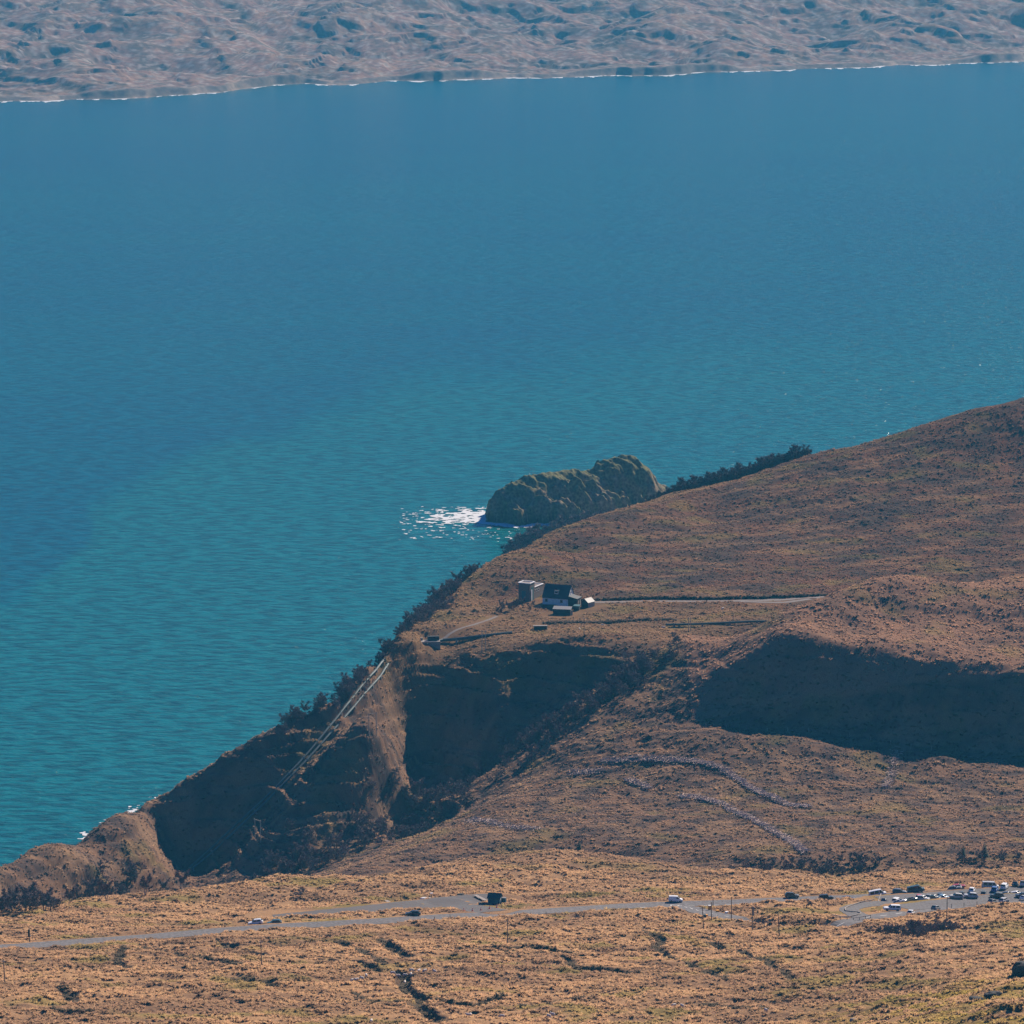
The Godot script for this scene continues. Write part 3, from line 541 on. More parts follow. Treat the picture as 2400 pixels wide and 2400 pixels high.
func materials() -> void:
	var fine := grain(512, 0.05, 0.72, 1.1, 3)
	var soft := grain(512, 0.012, 0.72, 1.08, 8)
	var ground_m := mat("moor_ground", Color.WHITE, 1.0)
	ground_m.vertex_color_use_as_albedo = true
	ground_m.metallic_specular = 0.1
	textured(ground_m, fine, 17.0)
	var rock_m := mat("sea_rock", Color.WHITE, 0.95)
	rock_m.vertex_color_use_as_albedo = true
	rock_m.metallic_specular = 0.15
	textured(rock_m, grain(512, 0.03, 0.4, 1.2, 14, FastNoiseLite.TYPE_CELLULAR), 31.0)
	var far_m := mat("far_moor", Color.WHITE, 1.0)
	far_m.vertex_color_use_as_albedo = true
	far_m.metallic_specular = 0.1
	textured(far_m, grain(512, 0.02, 0.7, 1.1, 31), 160.0)
	var tuft := mat("dry_grass", Color.WHITE, 1.0)
	tuft.vertex_color_use_as_albedo = true
	tuft.metallic_specular = 0.1
	tuft.backlight_enabled = true
	tuft.backlight = Color(0.35, 0.35, 0.35)
	tuft.cull_mode = BaseMaterial3D.CULL_DISABLED
	textured(mat("asphalt", lin(0.145, 0.132, 0.13), 0.95), soft, 9.0)
	textured(mat("worn_asphalt", lin(0.13, 0.118, 0.115), 0.95), soft, 7.0)
	textured(mat("gravel", lin(0.115, 0.1, 0.095), 1.0), fine, 5.0)
	textured(mat("track_gravel", lin(0.2, 0.16, 0.14), 1.0), fine, 6.0)
	mat("road_paint", lin(0.62, 0.6, 0.55), 0.8)
	textured(mat("timber", lin(0.2, 0.15, 0.11), 0.9), soft, 1.3)
	textured(mat("pale_timber", lin(0.42, 0.35, 0.29), 0.9), soft, 1.7)
	textured(mat("white_render", lin(0.82, 0.8, 0.77), 0.85), grain(256, 0.02, 0.85, 1.02, 5), 6.0)
	textured(mat("brown_render", lin(0.19, 0.14, 0.12), 0.9), soft, 4.0)
	textured(mat("slate", lin(0.035, 0.038, 0.045), 0.7), fine, 3.0)
	textured(mat("sheet_roof", lin(0.25, 0.235, 0.225), 0.6), soft, 2.5)
	textured(mat("dark_timber", lin(0.03, 0.032, 0.035), 0.9), soft, 1.5)
	mat("white_trim", lin(0.75, 0.73, 0.7), 0.6)
	mat("teal_paint", lin(0.03, 0.12, 0.13), 0.6)
	textured(mat("pipe_steel", lin(0.05, 0.085, 0.083), 0.7), soft, 2.0)
	textured(mat("pale_pipe", lin(0.08, 0.12, 0.115), 0.6), soft, 2.0)
	textured(mat("concrete", lin(0.3, 0.26, 0.23), 0.95), soft, 3.0)
	textured(mat("stone", lin(0.34, 0.29, 0.25), 0.95), fine, 1.5)
	textured(mat("dark_stone", lin(0.05, 0.045, 0.04), 0.95), fine, 1.5)
	mat("dark_glass", lin(0.012, 0.016, 0.02), 0.08)
	mat("tyre", lin(0.012, 0.012, 0.013), 0.9)
	mat("rim", lin(0.32, 0.33, 0.35), 0.35, 0.7)
	mat("head_lamp", lin(0.6, 0.6, 0.58), 0.2)
	mat("tail_lamp", lin(0.35, 0.02, 0.02), 0.3)
	mat("cone_orange", lin(0.7, 0.09, 0.03), 0.7)
	mat("bin_yellow", lin(0.75, 0.32, 0.02), 0.7)
	mat("hut_blue", lin(0.015, 0.085, 0.125), 0.7)
	mat("sign_blue", lin(0.02, 0.1, 0.12), 0.5)
	mat("bark", lin(0.09, 0.07, 0.06), 0.95)
	mat("birch_bark", lin(0.3, 0.26, 0.23), 0.95)
	mat("twigs", lin(0.15, 0.095, 0.1), 1.0).cull_mode = BaseMaterial3D.CULL_DISABLED
	mat("dark_twigs", lin(0.15, 0.115, 0.115), 1.0).cull_mode = BaseMaterial3D.CULL_DISABLED
	var dt := mat("dry_twigs", Color.WHITE, 1.0)
	dt.vertex_color_use_as_albedo = true
	dt.cull_mode = BaseMaterial3D.CULL_DISABLED
	mat("needles", lin(0.018, 0.028, 0.016), 1.0).cull_mode = BaseMaterial3D.CULL_DISABLED
	mat("wool", lin(0.6, 0.52, 0.44), 1.0)
	mat("foam", lin(0.55, 0.56, 0.56), 0.95)
	mat("stream_water", lin(0.01, 0.014, 0.018), 0.12)
	var brash := mat("dead_branches", Color.WHITE, 1.0)
	brash.vertex_color_use_as_albedo = true
	# sea
	var sea := mat("sea_water", Color.WHITE, 0.2)
	sea.vertex_color_use_as_albedo = true
	sea.metallic_specular = 0.4
	var w := FastNoiseLite.new()
	w.seed = 21
	w.noise_type = FastNoiseLite.TYPE_SIMPLEX
	w.frequency = 0.028
	w.fractal_octaves = 5
	w.fractal_gain = 0.55
	var wi := w.get_seamless_image(2048, 2048, false, false, 0.015)
	wi.bump_map_to_normal_map(9.0)
	sea.normal_enabled = true
	sea.normal_texture = ImageTexture.create_from_image(wi)
	sea.normal_scale = 0.46
	var si := grain(1024, 0.03, 0.55, 1.22, 40, FastNoiseLite.TYPE_SIMPLEX, 5)
	sea.albedo_texture = ImageTexture.create_from_image(si)

# ---------------------------------------------------------------- colours of the land (linear)
func moor_colour(x: float, d: float, h: float, steep: float) -> Color:
	var a := noise_a.get_noise_2d(x * 0.6 + 300.0, d * 0.5)
	var b := noise_b.get_noise_2d(x * 0.22 - 80.0, d * 0.7) * 0.8 + noise_b.get_noise_2d(x * 0.7, d * 1.1) * 0.35
	var c := noise_a.get_noise_2d(x * 0.16, d * 0.16 + 500.0)
	var straw := Color(0.4, 0.236, 0.12)
	var russet := Color(0.26, 0.155, 0.088)
	var heath := Color(0.115, 0.075, 0.062)
	var green := Color(0.2, 0.165, 0.045)
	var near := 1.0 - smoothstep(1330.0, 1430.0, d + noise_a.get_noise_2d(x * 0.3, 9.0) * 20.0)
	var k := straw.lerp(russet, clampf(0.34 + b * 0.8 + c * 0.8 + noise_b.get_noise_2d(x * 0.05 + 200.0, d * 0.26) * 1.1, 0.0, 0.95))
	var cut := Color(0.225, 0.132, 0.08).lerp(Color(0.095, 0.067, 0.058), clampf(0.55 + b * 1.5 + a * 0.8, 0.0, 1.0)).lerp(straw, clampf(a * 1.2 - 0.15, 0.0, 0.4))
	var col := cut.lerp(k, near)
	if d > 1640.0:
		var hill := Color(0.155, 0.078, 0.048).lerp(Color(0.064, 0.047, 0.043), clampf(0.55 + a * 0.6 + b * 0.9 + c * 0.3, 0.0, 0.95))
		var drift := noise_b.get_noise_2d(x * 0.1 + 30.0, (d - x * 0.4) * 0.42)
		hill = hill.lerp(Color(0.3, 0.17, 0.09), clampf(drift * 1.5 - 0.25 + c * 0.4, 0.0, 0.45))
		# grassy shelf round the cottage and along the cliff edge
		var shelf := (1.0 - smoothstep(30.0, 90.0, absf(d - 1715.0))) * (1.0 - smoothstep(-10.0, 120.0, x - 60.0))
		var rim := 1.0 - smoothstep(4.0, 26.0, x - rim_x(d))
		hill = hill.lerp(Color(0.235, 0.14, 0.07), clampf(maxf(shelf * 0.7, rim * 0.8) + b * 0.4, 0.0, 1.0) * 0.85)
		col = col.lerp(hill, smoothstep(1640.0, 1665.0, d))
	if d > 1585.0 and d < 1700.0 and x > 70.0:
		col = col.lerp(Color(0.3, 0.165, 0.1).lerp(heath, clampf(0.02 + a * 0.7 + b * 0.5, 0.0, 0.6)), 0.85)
	if d < 1000.0 and x > 60.0:
		col = col.lerp(Color(0.3, 0.22, 0.045), clampf(0.35 + b * 1.2, 0.0, 0.8) * smoothstep(60.0, 90.0, x) * (1.0 - smoothstep(975.0, 1000.0, d)))
	var damp := clampf(noise_a.get_noise_2d(x * 0.45 - 700.0, d * 0.6) * 2.4 - 0.75, 0.0, 0.7)
	col = col.lerp(green, damp * (0.9 if d < 1330.0 else 0.45))
	if bed(x, d) > 0.25:
		col = col.lerp(Color(0.05, 0.04, 0.035), 0.7)
	if h < 7.0 and d > 2300.0:
		col = col.lerp(Color(0.36, 0.3, 0.27), 0.8)
	elif h < 5.0:
		col = Color(0.1, 0.085, 0.075)
	return col

func rim_x(d: float) -> float:
	return lerpf(-45.0, 15.0, clampf((d - 1700.0) / 240.0, 0.0, 1.0)) + maxf(0.0, d - 1940.0) * 0.9

func grid_mesh(rows: int, cols: int, v: PackedVector3Array, c: PackedColorArray, low := -7.0, uv := PackedVector2Array()) -> ArrayMesh:
	var n := PackedVector3Array(); n.resize(v.size())
	for j in rows:
		var up := mini(j + 1, rows - 1) * cols; var dn := maxi(j - 1, 0) * cols
		for i in cols:
			var o := j * cols
			var a := v[o + mini(i + 1, cols - 1)] - v[o + maxi(i - 1, 0)]
			var b := v[up + i] - v[dn + i]
			n[o + i] = a.cross(b).normalized()
	var idx := PackedInt32Array()
	for j in rows - 1:
		for i in cols - 1:
			var o := j * cols + i
			if v[o].y < low and v[o + 1].y < low and v[o + cols].y < low and v[o + cols + 1].y < low:
				continue
			idx.append(o); idx.append(o + cols); idx.append(o + 1)
			idx.append(o + 1); idx.append(o + cols); idx.append(o + cols + 1)
	var a := []
	a.resize(Mesh.ARRAY_MAX)
	a[Mesh.ARRAY_VERTEX] = v
	a[Mesh.ARRAY_NORMAL] = n
	a[Mesh.ARRAY_COLOR] = c
	a[Mesh.ARRAY_INDEX] = idx
	if uv.size():
		a[Mesh.ARRAY_TEX_UV] = uv
	var m := ArrayMesh.new()
	m.add_surface_from_arrays(Mesh.PRIMITIVE_TRIANGLES, a)
	return m

func make_moor() -> void:
	var cols := 720
	var ds := PackedFloat32Array()
	var d := 905.0
	while d < 2560.0:
		ds.append(d)
		d += 1.0 if d < 1420.0 else (0.85 if d < 1700.0 else (1.7 if d < 2100.0 else 4.0))
	var rows := ds.size()
	var v := PackedVector3Array(); v.resize(rows * cols)
	var c := PackedColorArray(); c.resize(rows * cols)
	for j in rows:
		d = ds[j]
		for i in cols:
			var x := (2.0 * i / (cols - 1) - 1.0) * (0.138 * d + 12.0)
			var y := ground(x, d)
			v[j * cols + i] = Vector3(x, y, -d)
			if y > -7.0:
				var s := look(lean, x, d) * 7.0
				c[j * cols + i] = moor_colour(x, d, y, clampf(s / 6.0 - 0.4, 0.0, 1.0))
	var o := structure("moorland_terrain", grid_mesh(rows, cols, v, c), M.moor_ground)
	tag(o, "brown winter moorland falling from the hillside to the sea cliffs", "moorland")
	print("moor rows ", rows)

# ---------------------------------------------------------------- sea, far shore, headland
var SHORE := Curve.new()

func coast(x: float) -> float:
	return SHORE.sample(clampf((x + 1300.0) / 2600.0, 0.0, 1.0)) + noise_a.get_noise_2d(x * 0.12, 11.0) * 40.0 + noise_b.get_noise_2d(x * 0.1, 5.0) * 14.0

var SHADE_EDGE := Curve.new()  # edge of the cloud shade painted into the sea colours

func make_sea() -> void:
	SHORE.max_value = 9000.0
	for q in [[-1300, 5850], [-738, 6023], [-589, 6073], [-472, 6166], [-362, 6343], [-131, 6436], [0, 6502], [200, 6550], [409, 6678], [622, 6781], [845, 6908], [1300, 7120]]:
		SHORE.add_point(Vector2((q[0] + 1300.0) / 2600.0, q[1]), 0, 0, Curve.TANGENT_LINEAR, Curve.TANGENT_LINEAR)
	SHADE_EDGE.max_value = 4000.0
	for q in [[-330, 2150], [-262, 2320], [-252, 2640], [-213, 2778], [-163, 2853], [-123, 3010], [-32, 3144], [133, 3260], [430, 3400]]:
		SHADE_EDGE.add_point(Vector2((q[0] + 330.0) / 760.0, q[1]), 0, 0, Curve.TANGENT_LINEAR, Curve.TANGENT_LINEAR)
	var cols := 260
	var ds := PackedFloat32Array()
	var d := 1250.0
	while d < 9000.0:
		ds.append(d)
		d *= 1.007
	var rows := ds.size()
	var v := PackedVector3Array(); var c := PackedColorArray(); var uv := PackedVector2Array()
	for j in rows:
		for i in cols:
			var x := (2.0 * i / (cols - 1) - 1.0) * (0.16 * ds[j] + 30.0)
			v.append(Vector3(x, 0.0, -ds[j]))
			uv.append(Vector2(x / 620.0, -ds[j] / 270.0))
			# cloud shade painted into the water colour, darker beyond a ragged edge
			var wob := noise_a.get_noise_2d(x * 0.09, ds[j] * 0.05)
			var f := SHADE_EDGE.sample(clampf((x + wob * 26.0 + 330.0) / 760.0, 0.0, 1.0))
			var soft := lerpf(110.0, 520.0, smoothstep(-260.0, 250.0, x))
			var out_of_shade := 1.0 - smoothstep(f - soft * 0.4, f + soft, ds[j] + wob * 120.0)
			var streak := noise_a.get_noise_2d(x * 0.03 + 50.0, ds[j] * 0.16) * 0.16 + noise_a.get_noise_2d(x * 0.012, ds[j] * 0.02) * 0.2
			var deep := Color(0.001, 0.09, 0.138)  # darker blue for water under the painted cloud shade
			var shelf := Color(0.005, 0.145, 0.15)  # paler teal for water outside the painted shade
			c.append(deep.lerp(shelf, clampf(out_of_shade * 0.82 + 0.12 + streak, 0.0, 1.0)))
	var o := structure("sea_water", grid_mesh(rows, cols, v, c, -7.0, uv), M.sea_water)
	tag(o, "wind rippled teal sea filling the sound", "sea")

func make_far_shore() -> void:
	var ridge := FastNoiseLite.new()
	ridge.seed = 71
	ridge.noise_type = FastNoiseLite.TYPE_SIMPLEX
	ridge.frequency = 0.003
	ridge.fractal_octaves = 3
	var cols := 520
	var rows := 520
	var v := PackedVector3Array(); v.resize(rows * cols)
	var c := PackedColorArray(); c.resize(rows * cols)
	for j in rows:
		var s := float(j) / (rows - 1)
		for i in cols:
			var x := (2.0 * i / (cols - 1) - 1.0) * 1260.0
			var shore := coast(x)
			var d := shore - 25.0 + 3000.0 * pow(s, 1.35)
			var inl := d - shore
			var big := noise_a.get_noise_2d(x * 0.05, d * 0.045)
			var rid := ridge.get_noise_2d(x, d * 0.9)
			var y := inl * 0.088 + clampf(inl / 260.0, 0.0, 1.0) * (big * 30.0 + rid * 6.0) + noise_a.get_noise_2d(x * 0.16, d * 0.16) * clampf(inl / 80.0, 0.0, 1.0) * 2.2
			# low crags: steps where the rock breaks through
			var crag := noise_a.get_noise_2d(x * 0.1 + 800.0, d * 0.1) + noise_a.get_noise_2d(x * 0.3, d * 0.3) * 0.35
			y += (smoothstep(0.12, 0.2, crag) * 5.0 + smoothstep(-0.22, -0.15, crag) * 3.0) * clampf(inl / 120.0, 0.0, 1.0)
			y = maxf(y, minf(inl * 0.3, 6.0) - 1.0) if inl < 500.0 else maxf(y, 8.0)
			# sea cliffs of differing height
			var cl := clampf(noise_a.get_noise_2d(x * 0.07 + 60.0, d * 0.05) * 1.6 + 0.35, 0.05, 1.0)
			y = maxf(y, 0.0) + smoothstep(2.0, 26.0, inl) * 9.0 * cl * (1.0 - smoothstep(20.0, 150.0, inl)) if inl > 0.0 else inl * 0.3
			v[j * cols + i] = Vector3(x, y, -d)
			var n1 := noise_a.get_noise_2d(x * 0.22 + 90.0, d * 0.2)
			var n2 := noise_b.get_noise_2d(x * 0.16, d * 0.12)
			var k := Color(0.27, 0.15, 0.115).lerp(Color(0.17, 0.115, 0.09), clampf(0.4 + n1 * 1.6, 0.0, 1.0)).lerp(Color(0.38, 0.22, 0.13), clampf(n2 * 1.6 + big - 0.3, 0.0, 0.45))
			k = k.lerp(Color(0.42, 0.36, 0.32), clampf((noise_b.get_noise_2d(x * 0.3 - 90.0, d * 0.22) - 0.22) * 5.0, 0.0, 0.6))
			if inl < 26.0:
				k = Color(0.2, 0.155, 0.13).lerp(Color(0.4, 0.29, 0.22), clampf(n1 * 2.0 + 0.3, 0.0, 1.0))
			c[j * cols + i] = k
	var o := structure("far_hills", grid_mesh(rows, cols, v, c, -12.0), M.far_moor)
	tag(o, "hazy brown hills with rock outcrops along the far shore", "hills")

func headland_height(x: float, d: float) -> float:
	# axis of the stack, from its seaward end to the beach
	var a := Vector2(-8.0, 2545.0)
	var b := Vector2(90.0, 2612.0)
	var p := Vector2(x, d)
	var t := clampf((p - a).dot(b - a) / (b - a).length_squared(), 0.0, 1.0)
	var across := (p - a - (b - a) * t)
	var side := across.length() * (-1.0 if across.y < 0.0 else 1.0)
	var crest := CREST.sample(t)
	var half := WIDTH.sample(t)
	var e := absf(side) / half
	if (p - a).dot(b - a) < 0.0:
		e = across.length() / 8.0
	var gul := noise_a.get_noise_2d(t * 95.0 + side * 0.9, side * 0.5) * 0.42 + noise_b.get_noise_2d(t * 60.0 + side * 0.3, side * 0.4) * 0.16
	e += gul * (0.4 if e < 0.5 else 1.0)
	var h := crest * (1.0 - smoothstep(-0.1, 1.1, e) * 0.68 - 0.32 * smoothstep(0.82, 1.0, e)) + noise_b.get_noise_2d(x * 0.9, d * 0.9) * 0.8 * (1.0 - smoothstep(0.9, 1.2, e)) + absf(noise_a.get_noise_2d(x * 1.5, d * 1.5)) * -1.6 * (1.0 - smoothstep(0.9, 1.2, e))
	return h - 1.4 * smoothstep(0.95, 1.3, e) * 3.0

var CREST := Curve.new()
var WIDTH := Curve.new()

func make_headland() -> void:
	for q in [[0.0, 20.0], [0.05, 23.0], [0.16, 27.0], [0.3, 28.0], [0.5, 28.0], [0.58, 27.0], [0.66, 32.0], [0.78, 34.0], [0.86, 32.5], [0.91, 27.0], [0.95, 24.0], [1.0, 15.0]]:
		CREST.max_value = 40.0
		CREST.add_point(Vector2(q[0], q[1]), 0, 0, Curve.TANGENT_LINEAR, Curve.TANGENT_LINEAR)
	for q in [[0.0, 17.0], [0.2, 26.0], [0.5, 28.0], [0.8, 27.0], [1.0, 16.0]]:
		WIDTH.max_value = 40.0
		WIDTH.add_point(Vector2(q[0], q[1]), 0, 0, Curve.TANGENT_LINEAR, Curve.TANGENT_LINEAR)
	var cols := 260
	var rows := 230
	var v := PackedVector3Array(); var c := PackedColorArray()
	for j in rows:
		for i in cols:
			var x := -45.0 + 170.0 * i / (cols - 1)
			var d := 2505.0 + 150.0 * j / (rows - 1)
			var h := headland_height(x, d)
			v.append(Vector3(x, h, -d))
			var top := smoothstep(14.0, 24.0, h + noise_a.get_noise_2d(x, d) * 9.0)
			var g := clampf(0.35 + noise_b.get_noise_2d(x * 0.8, d * 0.8) * 1.3, 0.0, 1.0)
			var k := Color(0.34, 0.245, 0.155).lerp(Color(0.22, 0.22, 0.085), maxf(g * 0.8, top * 0.8))
			if h < 3.5:
				k = Color(0.035, 0.032, 0.03)
			c.append(k)
	var o := structure("headland_cliff", grid_mesh(rows, cols, v, c, -2.5), M.sea_rock)
	tag(o, "dark craggy headland of gullied rock and turf ringed by surf", "headland")

func make_foam() -> void:
	# broken water round the headland
	foam("surf_foam", Rect2(-70, 2480, 170, 120), 0.6, func(x: float, d: float) -> float:
		var h := headland_height(x, d)
		if h > 0.6: return -1.0
		var gap := sdist(x, d)
		var near := (1.0 - smoothstep(0.0, 16.0, gap)) * (0.35 if gap <= 2.0 else 1.0)
		var tail := exp(-(pow((x + 30.0) / 26.0, 2.0) + pow((d - 2560.0 - (x + 30.0) * 0.3) / 26.0, 2.0)))
		return near * (0.9 + 0.8 * (1.0 - smoothstep(2535.0, 2565.0, d))) + tail * 0.75 + noise_b.get_noise_2d(x * 0.55, d * 0.8) * 0.75 + noise_b.get_noise_2d(x * 2.0, d * 1.4) * 0.28 - 0.48, "white surf breaking round the dark headland")
	foam("shore_foam", Rect2(-262, 1640, 120, 190), 0.5, func(x: float, d: float) -> float:
		var line := absf(x + 235.0 - (d - 1600.0) * 0.32 + noise_a.get_noise_2d(0.0, d * 1.6) * 7.0)
		return 0.6 - line / 2.6 + noise_b.get_noise_2d(x * 0.8, d * 0.3) * 1.0 - 0.5, "thin lines of foam drifting below the brown cliff")
	var cols := 700
	var sh := Shape.new()
	for i in cols:
		var x := -1150.0 + 2300.0 * i / cols
		var w := noise_b.get_noise_2d(x * 0.25, 44.0) * 30.0 + 4.0 + noise_b.get_noise_2d(x * 1.1, 4.0) * 8.0
		if w < 1.5:
			continue
		var d := coast(x)
		var x2 := x + 3.5
		var y := 0.35
		sh.quad(Vector3(x, y, -d - 4.0), Vector3(x2, y, -coast(x2) - 4.0), Vector3(x2, y, -coast(x2) + w * 0.9), Vector3(x, y, -d + w), Vector3(x, -5, -d))
	var o := part("far_surf", sh, M.foam, self)
	tag(o, "white surf line along the foot of the far shore", "surf", "", "stuff")

func sdist(x: float, d: float) -> float:
	for r in [2.0, 5.0, 9.0, 14.0]:
		for k in 8:
			if headland_height(x + cos(k * TAU / 8.0) * r, d + sin(k * TAU / 8.0) * r) > 0.5:
				return r
	return 20.0

func foam(called: String, r: Rect2, step: float, f: Callable, label: String) -> void:
	var sh := Shape.new()
	var nx := int(r.size.x / step); var nd := int(r.size.y / step)
	var val := PackedFloat32Array()
	for j in nd + 1:
		for i in nx + 1:
			val.append(f.call(r.position.x + i * step, r.position.y + j * step))
	for j in nd:
		for i in nx:
			var q := []
			for k in [[0, 0], [1, 0], [1, 1], [0, 1]]:
				var ii: int = i + k[0]; var jj: int = j + k[1]
				q.append(Vector3(r.position.x + ii * step, val[jj * (nx + 1) + ii], r.position.y + jj * step))
			# clip the cell where the value passes zero
			var poly := []
			for k in 4:
				var a: Vector3 = q[k]; var b: Vector3 = q[(k + 1) % 4]
				if a.y > 0.0: poly.append(Vector3(a.x, 0.18, -a.z))
				if (a.y > 0.0) != (b.y > 0.0):
					var p := a.lerp(b, a.y / (a.y - b.y))
					poly.append(Vector3(p.x, 0.18, -p.z))
			for k in range(1, poly.size() - 1):
				sh.tri(poly[0], poly[k], poly[k + 1], Vector3(poly[0].x, -9.0, poly[0].z))
	if sh.v.size():
		tag(part(called, sh, M.foam, self), label, "foam", "", "stuff")

# ---------------------------------------------------------------- roads
func strip(called: String, pts: Array, widths: Array, m: Material, up: float, ragged := 0.0) -> MeshInstance3D:
	var line := resample(pts, 1.6)
	var sh := Shape.new()
	var prev := []
	for q in line.size():
		var a := line[maxi(q - 1, 0)]; var b := line[mini(q + 1, line.size() - 1)]
		var side := (b - a).normalized().orthogonal()
		var f := float(q) / (line.size() - 1) * (widths.size() - 1)
		var w: float = lerpf(widths[int(f)], widths[mini(int(f) + 1, widths.size() - 1)], f - int(f)) * 0.5
		var row := []
		for k in 7:
			var s := (k / 3.0 - 1.0) * (w + (noise_c.get_noise_2d(q * 4.0, k * 50.0) * ragged if k == 0 or k == 6 else 0.0))
			var p := line[q] + side * s
			row.append(at(p.x, p.y, up))
		if q > 0:
			for k in 6:
				sh.quad(prev[k], prev[k + 1], row[k + 1], row[k], prev[k] + Vector3(0, -50, 0))
		prev = row
	return structure(called, sh, m)

func make_roads() -> void:
	tag(strip("main_road", ROAD, [6.3], M.asphalt, 0.10, 0.25), "grey two lane road crossing the straw coloured grazing", "road")
	tag(strip("side_road", SIDE, [7.0, 6.5, 6.0], M.asphalt, 0.092, 0.2), "side road turning off towards the car park", "road")
	tag(strip("car_park_loop", LOOP, [6.0, 6.0, 7.0, 7.0], M.worn_asphalt, 0.084, 0.2), "curved car park lane inside the white kerb rail", "road")
	tag(strip("car_park_apron", APRON, [8.0, 11.0, 12.0], M.worn_asphalt, 0.076, 0.2), "asphalt apron between the rows of parked cars", "pavement")
	tag(strip("car_park_bays", ROW, [9.0, 11.0, 12.0], M.worn_asphalt, 0.068, 0.3), "asphalt parking bays beside the main road", "pavement")
	tag(strip("gravel_layby", LAYBY, [3.0, 8.0, 9.0, 12.0, 15.0, 13.0], M.gravel, 0.06, 0.6), "dark gravel lay-by beside the blue hut", "pavement")
	tag(strip("layby_entrance", LAYIN, [8.0, 9.0, 12.0], M.gravel, 0.068, 0.4), "gravel mouth joining the lay-by to the road", "pavement")
	tag(strip("upper_track", TRACK, [3.2, 3.2, 5.0], M.track_gravel, 0.08, 0.3), "pale track running level behind the cottage shelf", "track")
	tag(strip("turning_loop", TRACK2, [3.0], M.track_gravel, 0.088, 0.3), "short loop of pale track round a heather island", "track")
	tag(strip("foot_path", PATH, [1.6], M.track_gravel, 0.07, 0.3), "narrow path rising from the platform to the tall block", "path")
	# painted markings
	var line := resample(ROAD, 1.0)
	for k in range(int(line.size() * 0.585), int(line.size() * 0.68), 4):
		dash(line[k] + Vector2(0, -2.9), line[k + 2] + Vector2(0, -2.9), 0.25)
	var s := resample(SIDE, 1.0)
	for k in range(6, 44, 6):
		dash(s[k], s[k + 3], 0.25)
	dash(s[4] + Vector2(-2.6, 1.0), s[4] + Vector2(-0.6, 4.6), 0.3); dash(s[4] + Vector2(-2.6, 1.0), s[4] + Vector2(-3.4, 4.9), 0.3); dash(s[4] + Vector2(-3.4, 4.9), s[4] + Vector2(-0.6, 4.6), 0.3)
	for k in range(84, 120, 7):
		dash(s[k], s[k + 3], 0.25)

func dash(a: Vector2, b: Vector2, w: float) -> void:
	var side := (b - a).normalized().orthogonal() * w * 0.5
	var sh := Shape.new()
	var n := 4
	for i in n:
		var p := a.lerp(b, float(i) / n); var q := a.lerp(b, float(i + 1) / n)
		sh.quad(at(p.x - side.x, p.y - side.y, 0.125), at(p.x + side.x, p.y + side.y, 0.125), at(q.x + side.x, q.y + side.y, 0.125), at(q.x - side.x, q.y - side.y, 0.125), at(p.x, p.y, -9.0))
	structure("road_marking", sh, M.road_paint)

# ---------------------------------------------------------------- vegetation
func leaf_mesh(blades: int, tall: float, wide: float, spread: float, seed_: int) -> ArrayMesh:
	# a tussock: arching blades, shaded as one soft clump
	var r := RandomNumberGenerator.new()
	r.seed = seed_
	var v := PackedVector3Array(); var n := PackedVector3Array()
	for i in blades:
		var t := TAU * i / blades + r.randf_range(-0.4, 0.4)
		var out := Vector3(cos(t), 0, sin(t))
		var side := Vector3(-sin(t), 0, cos(t)) * wide * r.randf_range(0.6, 1.2)
		var base := out * r.randf_range(0.02, 0.22) * spread
		var tip := base + out * spread * r.randf_range(0.4, 1.0) + Vector3.UP * tall * r.randf_range(0.45, 1.1)
		var mid := base.lerp(tip, 0.55) + Vector3.UP * tall * 0.16
		var soft := (Vector3.UP + out * 0.35).normalized()
		for q in [[base - side, base + side, mid + side * 0.8], [base - side, mid + side * 0.8, mid - side * 0.8], [mid - side * 0.8, mid + side * 0.8, tip]]:
			var flip: bool = ((q[2] - q[0]) as Vector3).cross(q[1] - q[0]).y < 0.0
			v.append(q[0]); v.append(q[2] if flip else q[1]); v.append(q[1] if flip else q[2])
			n.append(soft); n.append(soft); n.append(soft)
	var a := []
	a.resize(Mesh.ARRAY_MAX)
	a[Mesh.ARRAY_VERTEX] = v
	a[Mesh.ARRAY_NORMAL] = n
	var m := ArrayMesh.new()
	m.add_surface_from_arrays(Mesh.PRIMITIVE_TRIANGLES, a)
	return m

func scatter(called: String, m: ArrayMesh, material: Material, list: PackedFloat32Array, label: String, category: String) -> void:
	var mm := MultiMesh.new()
	mm.transform_format = MultiMesh.TRANSFORM_3D
	mm.use_colors = true
	mm.mesh = m
	mm.instance_count = list.size() / 16
	mm.buffer = list
	var o := MultiMeshInstance3D.new()
	o.name = numbered(called)
	o.multimesh = mm
	o.material_override = material
	add_child(o)
	tag(o, label, category, "", "stuff")

func put(list: PackedFloat32Array, p: Vector3, turn: float, s: Vector3, c: Color, tilt := 0.0) -> void:
	var b := Basis(Vector3.UP, turn) * Basis(Vector3.RIGHT, tilt)
	var x := b.x * s.x; var y := b.y * s.y; var z := b.z * s.z
	list.append(x.x); list.append(y.x); list.append(z.x); list.append(p.x)
	list.append(x.y); list.append(y.y); list.append(z.y); list.append(p.y)
	list.append(x.z); list.append(y.z); list.append(z.z); list.append(p.z)
	list.append(c.r); list.append(c.g); list.append(c.b); list.append(1.0)

